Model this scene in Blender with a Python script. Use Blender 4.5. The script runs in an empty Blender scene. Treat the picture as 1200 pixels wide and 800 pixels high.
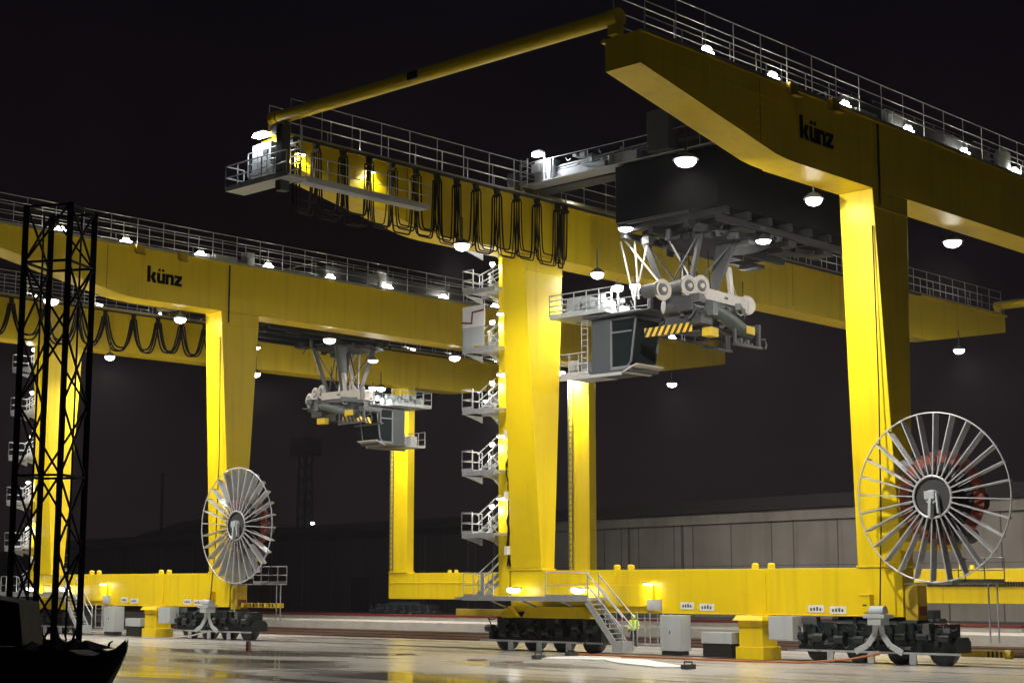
import bpy, math, random
from mathutils import Vector, Matrix
random.seed(7)
PI = math.pi
HAZE = .0002
sc = bpy.context.scene
COL = sc.collection
W, L, S = 21.19, 35.03, 47.92          # girder spacing, rail span, distance to the second crane
ZT, ZB, ZTIP = 24.10, 20.91, 22.81     # girder top, bottom, tip bottom

# ------------------------------------------------------------------ materials
def nodes_of(name):
    m = bpy.data.materials.new(name); m.use_nodes = True
    nt = m.node_tree; b = nt.nodes['Principled BSDF']
    return m, nt, b

def paint(name, col, rough=.4, metal=0., var=.12, scale=.6, bump=.0, grime=.0, spec=.5):
    m, nt, b = nodes_of(name)
    tc = nt.nodes.new('ShaderNodeTexCoord')
    n1 = nt.nodes.new('ShaderNodeTexNoise'); n1.inputs['Scale'].default_value = scale; n1.inputs['Detail'].default_value = 6
    n1.inputs['Roughness'].default_value = .65
    nt.links.new(tc.outputs['Object'], n1.inputs['Vector'])
    cr = nt.nodes.new('ShaderNodeValToRGB')
    cr.color_ramp.elements[0].position = .3; cr.color_ramp.elements[1].position = .75
    d = 1 - var
    cr.color_ramp.elements[0].color = (col[0]*d, col[1]*d, col[2]*d, 1)
    cr.color_ramp.elements[1].color = (min(1, col[0]*(1+var*.5)), min(1, col[1]*(1+var*.5)), min(1, col[2]*(1+var*.5)), 1)
    nt.links.new(n1.outputs['Fac'], cr.inputs['Fac'])
    out = cr.outputs['Color']
    if grime > 0:   # rain streaks and dirt: noise stretched along z
        mp = nt.nodes.new('ShaderNodeMapping'); mp.inputs['Scale'].default_value = (2.2, 2.2, .12)
        nt.links.new(tc.outputs['Object'], mp.inputs['Vector'])
        n2 = nt.nodes.new('ShaderNodeTexNoise'); n2.inputs['Scale'].default_value = 1.0; n2.inputs['Detail'].default_value = 8
        nt.links.new(mp.outputs['Vector'], n2.inputs['Vector'])
        mr = nt.nodes.new('ShaderNodeMapRange'); mr.inputs['From Min'].default_value = .52; mr.inputs['From Max'].default_value = .8
        mr.inputs['To Max'].default_value = grime
        nt.links.new(n2.outputs['Fac'], mr.inputs['Value'])
        mx = nt.nodes.new('ShaderNodeMix'); mx.data_type = 'RGBA'
        nt.links.new(mr.outputs['Result'], mx.inputs['Factor']); nt.links.new(out, mx.inputs['A'])
        mx.inputs['B'].default_value = (col[0]*.4, col[1]*.33, col[2]*.3+.01, 1)
        out = mx.outputs['Result']
    nt.links.new(out, b.inputs['Base Color'])
    rr = nt.nodes.new('ShaderNodeMapRange'); rr.inputs['To Min'].default_value = rough*.8; rr.inputs['To Max'].default_value = min(1, rough*1.25)
    nt.links.new(n1.outputs['Fac'], rr.inputs['Value']); nt.links.new(rr.outputs['Result'], b.inputs['Roughness'])
    b.inputs['Metallic'].default_value = metal
    b.inputs['Specular IOR Level'].default_value = spec
    if bump > 0:
        bp = nt.nodes.new('ShaderNodeBump'); bp.inputs['Strength'].default_value = bump; bp.inputs['Distance'].default_value = .02
        n3 = nt.nodes.new('ShaderNodeTexNoise'); n3.inputs['Scale'].default_value = scale*8
        nt.links.new(tc.outputs['Object'], n3.inputs['Vector']); nt.links.new(n3.outputs['Fac'], bp.inputs['Height'])
        nt.links.new(bp.outputs['Normal'], b.inputs['Normal'])
    return m

def glow(name, col, strength):
    m, nt, b = nodes_of(name)
    b.inputs['Base Color'].default_value = (.8, .8, .8, 1)
    b.inputs['Emission Color'].default_value = (*col, 1); b.inputs['Emission Strength'].default_value = strength
    return m

M = {}
M['yellow'] = paint('crane_yellow_paint', (.82, .60, .004), .40, var=.10, scale=.3, grime=.30, bump=.06)
M['yellow_dull'] = paint('dull_yellow_paint', (.60, .42, .02), .6, var=.2, scale=1.2, grime=.4)
M['galv'] = paint('galvanised_steel', (.46, .475, .49), .42, metal=.35, var=.2, scale=3)
M['white'] = paint('white_paint', (.78, .77, .74), .45, var=.1, scale=2, grime=.15)
M['offwhite'] = paint('pale_grey_paint', (.40, .375, .35), .45, var=.1, scale=1.5, grime=.25)
M['cabgrey'] = paint('cabin_grey_paint', (.05, .057, .068), .45, var=.08, scale=1.0, grime=.15)
M['cabinet'] = paint('cabinet_grey_paint', (.42, .45, .455), .5, var=.06, scale=1.0, grime=.2)
M['dark'] = paint('dark_grey_steel', (.05, .052, .055), .5, var=.25, scale=1.0)
M['midgrey'] = paint('mid_grey_steel', (.085, .09, .09), .48, var=.2, scale=1.0, grime=.3)
M['greengrey'] = paint('grey_green_paint', (.085, .105, .10), .4, var=.2, scale=1.0, grime=.3)
M['bogie'] = paint('bogie_dark_paint', (.016, .023, .024), .33, var=.3, scale=2.5)
M['black'] = paint('black_rubber', (.012, .011, .011), .55, var=.2, scale=3)
M['cable'] = paint('black_cable', (.014, .011, .010), .65, var=.3, scale=4, spec=.15)
M['reelsteel'] = paint('bright_galvanised_spokes', (.55, .56, .57), .38, metal=.3, var=.15, scale=3)
M['red'] = paint('red_paint', (.16, .014, .013), .5, var=.15, scale=1)
M['drumred'] = paint('drum_red_oxide', (.26, .05, .028), .55, var=.3, scale=1.5)
M['rail'] = paint('rusty_rail_steel', (.16, .075, .045), .45, metal=.3, var=.35, scale=3)
M['railshine'] = paint('worn_rail_steel', (.42, .40, .38), .35, metal=.8, var=.2, scale=3)
M['ballast'] = paint('dark_ballast', (.035, .033, .031), .9, var=.5, scale=6, bump=.6)
M['slab'] = paint('pale_concrete', (.46, .43, .38), .7, var=.2, scale=.8, bump=.2, grime=.1)
M['farground'] = paint('far_asphalt', (.045, .043, .042), .85, var=.3, scale=.5)
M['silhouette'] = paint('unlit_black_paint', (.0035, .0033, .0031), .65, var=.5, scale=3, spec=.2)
M['hivis'] = paint('hi_vis_yellow_green', (.55, .80, .06), .7, var=.1, scale=6)
M['trousers'] = paint('dark_trousers', (.015, .015, .018), .8)
M['skin'] = paint('skin', (.45, .26, .18), .6)
M['hill'] = paint('night_foliage', (.012, .013, .011), .95, var=.4, scale=.2, spec=.0)
M['roofdark'] = paint('dark_roofing', (.014, .012, .012), .8, var=.2, scale=.3)
M['wood'] = paint('pale_board', (.62, .58, .50), .6, var=.15, scale=1.5)
M['lamp'] = glow('floodlight_lens', (1, .985, .97), 7)
M['lampwarm'] = glow('stair_lamp_lens', (1, .94, .80), 30)
M['lampwalk'] = glow('walkway_lamp_lens', (1, .96, .86), 22)
M['houseblack'] = paint('matt_black_cladding', (.0032, .0033, .0042), .8, var=.15, scale=.5, spec=.2)
M['drumwhite'] = paint('off_white_drum_paint', (.50, .47, .43), .5, var=.15, scale=2, grime=.3)
M['underdark'] = paint('oily_dark_steel', (.018, .019, .020), .5, var=.5, scale=1.5, grime=.3)
M['frame'] = paint('window_frame_grey', (.17, .18, .19), .45, var=.1, scale=2)
M['orange'] = paint('orange_cable', (.45, .14, .03), .55)

def hazard_mat(dirv, scale):
    m, nt, b = nodes_of('hazard_stripes')
    tc = nt.nodes.new('ShaderNodeTexCoord'); vm = nt.nodes.new('ShaderNodeVectorMath'); vm.operation = 'DOT_PRODUCT'
    vm.inputs[1].default_value = dirv
    nt.links.new(tc.outputs['Object'], vm.inputs[0])
    mu = nt.nodes.new('ShaderNodeMath'); mu.operation = 'MULTIPLY'; mu.inputs[1].default_value = scale
    fr = nt.nodes.new('ShaderNodeMath'); fr.operation = 'FRACT'; gt = nt.nodes.new('ShaderNodeMath'); gt.operation = 'GREATER_THAN'; gt.inputs[1].default_value = .5
    nt.links.new(vm.outputs['Value'], mu.inputs[0]); nt.links.new(mu.outputs[0], fr.inputs[0]); nt.links.new(fr.outputs[0], gt.inputs[0])
    mx = nt.nodes.new('ShaderNodeMix'); mx.data_type = 'RGBA'; mx.inputs['A'].default_value = (.80, .50, .01, 1); mx.inputs['B'].default_value = (.015, .015, .015, 1)
    nt.links.new(gt.outputs[0], mx.inputs['Factor']); nt.links.new(mx.outputs['Result'], b.inputs['Base Color']); b.inputs['Roughness'].default_value = .5
    return m
M['hazard'] = hazard_mat((1, 0, 1), 2.4)
M['hazard_long'] = hazard_mat((0, 1, .6), 2.6)

def glass_mat():
    m, nt, b = nodes_of('cabin_glass')
    b.inputs['Base Color'].default_value = (.05, .07, .075, 1); b.inputs['Roughness'].default_value = .04
    b.inputs['Transmission Weight'].default_value = .75; b.inputs['IOR'].default_value = 1.15
    b.inputs['Specular IOR Level'].default_value = .8
    return m
M['glass'] = glass_mat()

def mesh_grille():
    m, nt, b = nodes_of('bar_grating')
    b.inputs['Base Color'].default_value = (.42, .43, .43, 1); b.inputs['Roughness'].default_value = .5; b.inputs['Metallic'].default_value = .3
    return m
M['grating'] = mesh_grille()

def concrete_apron():
    m, nt, b = nodes_of('wet_concrete_apron')
    N = nt.nodes.new; Lk = nt.links.new
    tc = N('ShaderNodeTexCoord')
    big = N('ShaderNodeTexNoise'); big.inputs['Scale'].default_value = .10; big.inputs['Detail'].default_value = 5; Lk(tc.outputs['Object'], big.inputs['Vector'])
    fine = N('ShaderNodeTexNoise'); fine.inputs['Scale'].default_value = 1.3; fine.inputs['Detail'].default_value = 9; Lk(tc.outputs['Object'], fine.inputs['Vector'])
    # puddles lie in shallow hollows drawn out along the rails
    mp = N('ShaderNodeMapping'); mp.inputs['Scale'].default_value = (.16, .05, 1); mp.inputs['Location'].default_value = (3.1, 1.7, 0); Lk(tc.outputs['Object'], mp.inputs['Vector'])
    pud = N('ShaderNodeTexNoise'); pud.inputs['Scale'].default_value = 1.0; pud.inputs['Detail'].default_value = 3; pud.inputs['Roughness'].default_value = .55
    pud.inputs['Distortion'].default_value = .6; Lk(mp.outputs['Vector'], pud.inputs['Vector'])
    sep = N('ShaderNodeSeparateXYZ'); Lk(tc.outputs['Object'], sep.inputs['Vector'])
    # wetter towards the low outer edge of the apron
    lowx = N('ShaderNodeMapRange'); lowx.inputs['From Min'].default_value = -2; lowx.inputs['From Max'].default_value = -15; lowx.inputs['To Min'].default_value = -.10; lowx.inputs['To Max'].default_value = .09
    Lk(sep.outputs['X'], lowx.inputs['Value'])
    ad = N('ShaderNodeMath'); ad.operation = 'ADD'; Lk(pud.outputs['Fac'], ad.inputs[0]); Lk(lowx.outputs['Result'], ad.inputs[1])
    wet = N('ShaderNodeMapRange'); wet.interpolation_type = 'SMOOTHSTEP'; wet.inputs['From Min'].default_value = .54; wet.inputs['From Max'].default_value = .68; Lk(ad.outputs[0], wet.inputs['Value'])
    col = N('ShaderNodeValToRGB'); col.color_ramp.elements[0].position = .3; col.color_ramp.elements[1].position = .7
    col.color_ramp.elements[0].color = (.42, .395, .35, 1); col.color_ramp.elements[1].color = (.62, .59, .53, 1)
    mixn = N('ShaderNodeMath'); mixn.operation = 'MULTIPLY_ADD'; mixn.inputs[1].default_value = .6; Lk(big.outputs['Fac'], mixn.inputs[0])
    f2 = N('ShaderNodeMath'); f2.operation = 'MULTIPLY'; f2.inputs[1].default_value = .4; Lk(fine.outputs['Fac'], f2.inputs[0]); Lk(f2.outputs[0], mixn.inputs[2])
    Lk(mixn.outputs[0], col.inputs['Fac'])
    # dark tyre and drainage streaks
    ms = N('ShaderNodeMapping'); ms.inputs['Scale'].default_value = (.55, .045, 1); ms.inputs['Rotation'].default_value = (0, 0, .10); Lk(tc.outputs['Object'], ms.inputs['Vector'])
    st = N('ShaderNodeTexNoise'); st.inputs['Scale'].default_value = 1; st.inputs['Detail'].default_value = 4; st.inputs['Distortion'].default_value = .8; Lk(ms.outputs['Vector'], st.inputs['Vector'])
    sr = N('ShaderNodeMapRange'); sr.inputs['From Min'].default_value = .54; sr.inputs['From Max'].default_value = .68; sr.inputs['To Max'].default_value = .65; Lk(st.outputs['Fac'], sr.inputs['Value'])
    m1 = N('ShaderNodeMix'); m1.data_type = 'RGBA'; Lk(sr.outputs['Result'], m1.inputs['Factor']); Lk(col.outputs['Color'], m1.inputs['A']); m1.inputs['B'].default_value = (.10, .09, .08, 1)
    def joints(axis, pitch, wd):
        d = N('ShaderNodeMath'); d.operation = 'DIVIDE'; d.inputs[1].default_value = pitch; Lk(sep.outputs[axis], d.inputs[0])
        fr = N('ShaderNodeMath'); fr.operation = 'FRACT'; Lk(d.outputs[0], fr.inputs[0])
        lt = N('ShaderNodeMath'); lt.operation = 'LESS_THAN'; lt.inputs[1].default_value = wd/pitch; Lk(fr.outputs[0], lt.inputs[0]); return lt
    jx, jy = joints('X', 6.3, .07), joints('Y', 7.4, .05)
    mxj = N('ShaderNodeMath'); mxj.operation = 'MAXIMUM'; Lk(jx.outputs[0], mxj.inputs[0]); Lk(jy.outputs[0], mxj.inputs[1])
    vo = N('ShaderNodeTexNoise'); vo.inputs['Scale'].default_value = .33; vo.inputs['Detail'].default_value = 10; vo.inputs['Roughness'].default_value = .75; Lk(tc.outputs['Object'], vo.inputs['Vector'])
    ck = N('ShaderNodeMapRange'); ck.inputs['From Min'].default_value = .60; ck.inputs['From Max'].default_value = .72; ck.inputs['To Max'].default_value = .55; Lk(vo.outputs['Fac'], ck.inputs['Value'])
    mj = N('ShaderNodeMath'); mj.operation = 'MAXIMUM'; Lk(mxj.outputs[0], mj.inputs[0]); Lk(ck.outputs['Result'], mj.inputs[1])
    m0 = N('ShaderNodeMix'); m0.data_type = 'RGBA'; Lk(mj.outputs[0], m0.inputs['Factor']); Lk(m1.outputs['Result'], m0.inputs['A']); m0.inputs['B'].default_value = (.075, .068, .06, 1); m1 = m0
    m2 = N('ShaderNodeMix'); m2.data_type = 'RGBA'; m2.blend_type = 'MULTIPLY'; Lk(wet.outputs['Result'], m2.inputs['Factor']); Lk(m1.outputs['Result'], m2.inputs['A']); m2.inputs['B'].default_value = (.62, .6, .56, 1)
    Lk(m2.outputs['Result'], b.inputs['Base Color'])
    rg = N('ShaderNodeMapRange'); rg.inputs['To Min'].default_value = .20; rg.inputs['To Max'].default_value = .06; Lk(wet.outputs['Result'], rg.inputs['Value'])
    Lk(rg.outputs['Result'], b.inputs['Roughness'])
    bp = N('ShaderNodeBump'); bp.inputs['Distance'].default_value = .03
    inv = N('ShaderNodeMapRange'); inv.inputs['To Min'].default_value = .16; inv.inputs['To Max'].default_value = .02; Lk(wet.outputs['Result'], inv.inputs['Value'])
    Lk(inv.outputs['Result'], bp.inputs['Strength']); Lk(fine.outputs['Fac'], bp.inputs['Height']); Lk(bp.outputs['Normal'], b.inputs['Normal'])
    return m
M['apron'] = concrete_apron()

def wall_mat():
    m, nt, b = nodes_of('hall_wall_panels')
    N = nt.nodes.new; Lk = nt.links.new
    tc = N('ShaderNodeTexCoord'); n = N('ShaderNodeTexNoise'); n.inputs['Scale'].default_value = .25; n.inputs['Detail'].default_value = 7; Lk(tc.outputs['Object'], n.inputs['Vector'])
    cr = N('ShaderNodeValToRGB'); cr.color_ramp.elements[0].position = .3; cr.color_ramp.elements[1].position = .7
    cr.color_ramp.elements[0].color = (.20, .178, .150, 1); cr.color_ramp.elements[1].color = (.28, .252, .217, 1); Lk(n.outputs['Fac'], cr.inputs['Fac'])
    mp = N('ShaderNodeMapping'); mp.inputs['Scale'].default_value = (.9, .9, .06); Lk(tc.outputs['Object'], mp.inputs['Vector'])
    s = N('ShaderNodeTexNoise'); s.inputs['Scale'].default_value = 1; s.inputs['Detail'].default_value = 6; Lk(mp.outputs['Vector'], s.inputs['Vector'])
    r = N('ShaderNodeMapRange'); r.inputs['From Min'].default_value = .5; r.inputs['From Max'].default_value = .75; r.inputs['To Max'].default_value = .55; Lk(s.outputs['Fac'], r.inputs['Value'])
    mx = N('ShaderNodeMix'); mx.data_type = 'RGBA'; Lk(r.outputs['Result'], mx.inputs['Factor']); Lk(cr.outputs['Color'], mx.inputs['A']); mx.inputs['B'].default_value = (.14, .125, .11, 1)
    Lk(mx.outputs['Result'], b.inputs['Base Color']); b.inputs['Roughness'].default_value = .8
    return m
M['wall'] = wall_mat()

# ------------------------------------------------------------------ mesh builder
class MB:
    def __init__(self): self.v = []; self.f = []; self.m = []; self.s = []
    def add(self, vs, fs, mi=0, smooth=False):
        o = len(self.v); self.v += [tuple(p) for p in vs]
        for q in fs: self.f.append(tuple(i+o for i in q)); self.m.append(mi); self.s.append(smooth)
        return self
    def box(self, x0, x1, y0, y1, z0, z1, mi=0):
        vs = [(x, y, z) for z in (z0, z1) for y in (y0, y1) for x in (x0, x1)]
        return self.add(vs, [(0, 2, 3, 1), (4, 5, 7, 6), (0, 1, 5, 4), (2, 6, 7, 3), (0, 4, 6, 2), (1, 3, 7, 5)], mi)
    def hexa(self, a, b, mi=0):          # two quads (lists of 4 points in the same order)
        return self.add(list(a)+list(b), [(3, 2, 1, 0), (4, 5, 6, 7), (0, 1, 5, 4), (1, 2, 6, 5), (2, 3, 7, 6), (3, 0, 4, 7)], mi)
    def bar(self, p, q, w, h=None, mi=0, up=(0, 0, 1)):
        h = h or w; p, q = Vector(p), Vector(q); d = (q-p).normalized(); u = Vector(up)
        if abs(d.dot(u)) > .99: u = Vector((1, 0, 0))
        a = d.cross(u).normalized(); b2 = a.cross(d).normalized()
        c = [a*(sx*w/2)+b2*(sy*h/2) for sx, sy in ((-1, -1), (1, -1), (1, 1), (-1, 1))]
        return self.hexa([p+k for k in c], [q+k for k in c], mi)
    def tube(self, pts, r, n=8, mi=0, closed=False):
        pts = [Vector(p) for p in pts]; k = len(pts); rings = []; ref = None
        for i in range(k):
            if closed: d = pts[(i+1) % k]-pts[i-1]
            else: d = pts[min(i+1, k-1)]-pts[max(i-1, 0)]
            d.normalize()
            if ref is None: ref = Vector((0, 0, 1)) if abs(d.z) < .9 else Vector((1, 0, 0))
            a = d.cross(ref)
            if a.length < 1e-4: a = d.cross(Vector((0, 1, .3)))
            a.normalize(); b2 = a.cross(d); ref = b2
            rad = r[i] if isinstance(r, (list, tuple)) else r
            rings.append([pts[i]+(a*math.cos(t)+b2*math.sin(t))*rad for t in (2*PI*j/n for j in range(n))])
        vs = [p for g in rings for p in g]; fs = []
        for i in range(k if closed else k-1):
            i2 = (i+1) % k
            for j in range(n): fs.append((i*n+j, i*n+(j+1) % n, i2*n+(j+1) % n, i2*n+j))
        self.add(vs, fs, mi, True)
        if not closed:
            self.add(rings[0], [tuple(range(n))[::-1]], mi); self.add(rings[-1], [tuple(range(n))], mi)
        return self
    def disc(self, c, axis, r, depth, n=24, mi=0, r2=None):
        c = Vector(c); a = Vector(axis).normalized()
        return self.tube([c-a*depth/2, c+a*depth/2], [r, r2 if r2 is not None else r], n, mi)
    def ring(self, c, axis, R, r, n=48, m=6, mi=0):
        c = Vector(c); a = Vector(axis).normalized(); u = a.orthogonal().normalized(); w = a.cross(u)
        return self.tube([c+(u*math.cos(2*PI*i/n)+w*math.sin(2*PI*i/n))*R for i in range(n)], r, m, mi, closed=True)
    def prism(self, prof, y0, y1, mi=0):   # profile in XZ, extruded along y
        n = len(prof); vs = [(x, y0, z) for x, z in prof]+[(x, y1, z) for x, z in prof]
        fs = [tuple(range(n)), tuple(range(2*n-1, n-1, -1))]+[(i, i+n, (i+1) % n+n, (i+1) % n) for i in range(n)]
        return self.add(vs, fs, mi)
    def build(self, name, mats, parent=None, loc=None, rz=0., bevel=0.):
        me = bpy.data.meshes.new(name); me.from_pydata(self.v, [], self.f); me.update()
        for mt in (mats if isinstance(mats, (list, tuple)) else [mats]): me.materials.append(mt)
        me.polygons.foreach_set('material_index', self.m); me.polygons.foreach_set('use_smooth', self.s)
        import bmesh
        bm = bmesh.new(); bm.from_mesh(me); bmesh.ops.recalc_face_normals(bm, faces=bm.faces); bm.to_mesh(me); bm.free()
        o = bpy.data.objects.new(name, me); COL.objects.link(o)
        if parent: o.parent = parent
        if loc is not None: o.location = loc
        if rz: o.rotation_euler = (0, 0, rz)
        if bevel:
            b = o.modifiers.new('bevel', 'BEVEL'); b.width = bevel; b.segments = 2; b.limit_method = 'ANGLE'; b.angle_limit = math.radians(40)
        return o

def tag(o, label=None, cat=None, group=None, kind=None):
    if label: o['label'] = label
    if cat: o['category'] = cat
    if group: o['group'] = group
    if kind: o['kind'] = kind
    return o
def thing(name, label, cat, loc=(0, 0, 0), group=None):
    o = bpy.data.objects.new(name, None); COL.objects.link(o); o.location = loc
    o.empty_display_size = .5
    return tag(o, label, cat, group)
def copy_tree(o, parent=None):
    c = o.copy(); COL.objects.link(c); c.parent = parent
    for ch in list(o.children): copy_tree(ch, c)
    return c
def lamp(kind, power, loc, parent, col=(1, .95, .88), size=.35, aim=(0, 0, -1), spread=170, blend=.4, name='lamp'):
    ld = bpy.data.lights.new(name, kind); ld.energy = power; ld.color = col
    if kind == 'SPOT':
        ld.spot_size = math.radians(spread); ld.spot_blend = blend; ld.shadow_soft_size = size
    elif kind == 'POINT': ld.shadow_soft_size = size
    elif kind == 'AREA': ld.shape = 'DISK'; ld.size = size
    o = bpy.data.objects.new(name, ld); COL.objects.link(o); o.location = loc; o.parent = parent
    o.rotation_euler = Vector(aim).to_track_quat('-Z', 'Y').to_euler()
    return o

# ------------------------------------------------------------------ reusable pieces
def railing(mb, p, q, h=1.1, spacing=1.9, rails=(1.0, .5), r=.025, mi=0, kick=True, post=.028):
    p, q = Vector(p), Vector(q); d = q-p; n = max(1, round(d.length/spacing))
    for i in range(n+1):
        a = p+d*(i/n); mb.tube([a, a+Vector((0, 0, h))], post, 5, mi)
    for k in rails: mb.tube([p+Vector((0, 0, h*k)), q+Vector((0, 0, h*k))], r, 5, mi)
    if kick: mb.bar(p+Vector((0, 0, .08)), q+Vector((0, 0, .08)), .012, .14, mi)

FLOOD = {}
def floodlight(crane, x, y, z=20.35, stem_top=21.6, power=900, aim=(0, 0, -1), spill=2300, cone=150, blend=.9):
    key = round(stem_top-z, 2)
    if key not in FLOOD:
        h = MB(); h.tube([(0, 0, .12), (0, 0, key)], .045, 6)
        h.tube([(0, 0, .30), (0, 0, .22), (0, 0, .06), (0, 0, -.02)], [.10, .26, .46, .50], 16)
        o = h.build('floodlight', M['midgrey'], crane)
        g = MB(); g.tube([(0, 0, -.021), (0, 0, -.12), (0, 0, -.24), (0, 0, -.32)], [.39, .39, .30, .08], 16)
        g.build('lens', M['lamp'], o)
        FLOOD[key] = o
    else:
        src = FLOOD[key]; o = src.copy(); COL.objects.link(o); o.parent = crane
        c = src.children[0].copy(); COL.objects.link(c); c.parent = o
    o.location = (x, y, z); k_ = .88+.22*((x*7.3) % 1); o.scale = (k_, k_, 1)
    if power: lamp('SPOT', power, (x, y, z-.42), crane, size=.3, aim=aim, spread=cone, blend=blend, name='floodlight_beam')
    lamp('POINT', spill, (x, y, z-.28), crane, col=(.95, .98, 1), size=.06, name='floodlight_spill')
    return o

def girder(crane, y, inner):
    hw = .86; b = MB()
    b.prism([(-17.37, ZT), (-17.37, ZTIP), (-8.6, 21.02), (-7.9, 20.945), (-7.0, ZB), (41.0, ZB), (42.0, 20.95), (43.0, 21.03), (53.93, ZTIP), (53.93, ZT)], y-hw, y+hw)
    # flange lips, trolley rail ledge, splice plates
    s = -1 if inner < 0 else 1
    b.box(-17.37, 53.93, y+s*(hw+.003), y+s*(hw+.22), ZT-.12, ZT+.02)
    b.box(-17.3, 53.9, y+s*.55, y+s*.63, ZT+.004, ZT+.14, 1)
    for xs in (-9.6, 24.5):
        for sd in (-1, 1): b.box(xs-.015, xs+.015, y+sd*(hw+.003), y+sd*(hw+.006), 21.2, ZT-.15, 1)
    b.box(-17.37, 53.93, y-s*(hw+.003), y-s*(hw+.05), ZT-.06, ZT+.01)
    b.box(-6.9, 40.9, y+s*(hw+.003), y+s*(hw+.09), ZB-.002, ZB+.045)
    for xs in range(-13, 53, 6):         # weld beads of the web plates
        for sd in (-1, 1): b.box(xs-.012, xs+.012, y+sd*(hw+.002), y+sd*(hw+.012), 22.85 if xs < -12 or xs > 46 else 21.6, ZT-.14)
    for sd in (-1, 1): b.box(-16.5, 52.5, y+sd*(hw+.002), y+sd*(hw+.010), 23.28, 23.30)
    for xs in (-9.6, 24.5):                # bolted splice plates
        for sd in (-1, 1):
            for k in range(7):
                for dx in (-.16, .16): b.disc((xs+dx, y+sd*(hw+.015), 21.5+k*.36), (0, 1, 0), .03, .03, 6)
    for xs in range(-14, 53, 3):         # lifting lugs and small brackets under the flange
        b.box(xs, xs+.25, y+s*(hw+.1), y+s*(hw+.25), ZT-.24, ZT-.125)
    return b.build('girder', [M['yellow'], M['black']], crane, bevel=.02)

def leg_front(crane, y):
    b = MB(); hb, ht = 1.10, .855
    b.hexa([(0, y-hb, 4.27), (1.01, y-hb, 4.27), (1.01, y+hb, 4.27), (0, y+hb, 4.27)],
           [(-1, y-ht, 20.9), (2.06, y-ht, 20.9), (2.06, y+ht, 20.9), (-1, y+ht, 20.9)])
    b.box(-.06, 1.07, y-hb-.06, y+hb+.06, 4.165, 4.265)
    b.hexa([(-.88, y-ht-.06, 20.05), (2.02, y-ht-.06, 20.05), (2.02, y+ht+.06, 20.05), (-.88, y+ht+.06, 20.05)],
           [(-.9, y-ht-.06, 20.12), (2.04, y-ht-.06, 20.12), (2.04, y+ht+.06, 20.12), (-.9, y+ht+.06, 20.12)])
    return b.build('leg', M['yellow'], crane, bevel=.025)

def leg_rear(crane, y):
    b = MB(); b.box(L, L+.83, y-1.08, y+1.08, 4.57, 20.9); b.box(L-.1, L+.93, y-1.18, y+1.18, 4.455, 4.565)
    o = b.build('leg', M['yellow'], crane, bevel=.025)
    k = MB()
    for sx in (.62, 1.02): k.bar((L-.12, y+sx, 4.6), (L-.12, y+sx, 20.5), .06)
    z = 4.8
    while z < 20.4: k.bar((L-.12, y+.62, z), (L-.12, y+1.02, z), .05); z += .45
    k.build('ladder', M['midgrey'], o)
    return o

def sill_front(crane):
    b = MB(); b.box(0, 1.0, -1.10, W+1.10, 2.03, 4.157)
    b.box(-.05, 1.05, -1.1, W+1.1, 2.03, 2.075)
    b.box(-.16, -.003, 12.6, 19.9, 2.35, 3.42)             # box welded to the outer web
    b.box(-.07, -.003, 15.02, 15.10, 2.2, 4.0); b.box(-.07, -.003, 6.0, 6.05, 2.2, 4.0)
    for y in (14.3, 15.2, 5.9, 6.8):
        b.tube([(.3, y, 4.15), (.3, y, 4.36), (.3, y, 4.42)], [.18, .18, .09], 8)
    o = b.build('sill_beam', M['yellow'], crane, bevel=.02)
    return o

def sill_rear(crane, chain=True):
    b = MB(); b.box(L, L+1, -1.2, W+1.2, 2.21, 4.45); b.box(L-.003, L-.05, -1.2, W+1.2, 3.55, 3.62)
    b.box(L-.05, L-.003, 16.2, 16.3, 2.3, 3.5)
    for y in (5.2, 5.9, 14.2, 15.0): b.tube([(L+.3, y, 4.44), (L+.3, y, 4.7)], [.2, .15], 8)
    o = b.build('sill_beam', M['yellow'], crane, bevel=.02)
    k = MB()                                                 # cable chain clipped along the beam
    for i in range(46):
        y = 8.6+i*.19
        k.box(L-.2, L-.06, y, y+.10, 3.3, 3.62)
    if chain: k.build('cable_chain', M['black'], o)
    return o

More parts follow.
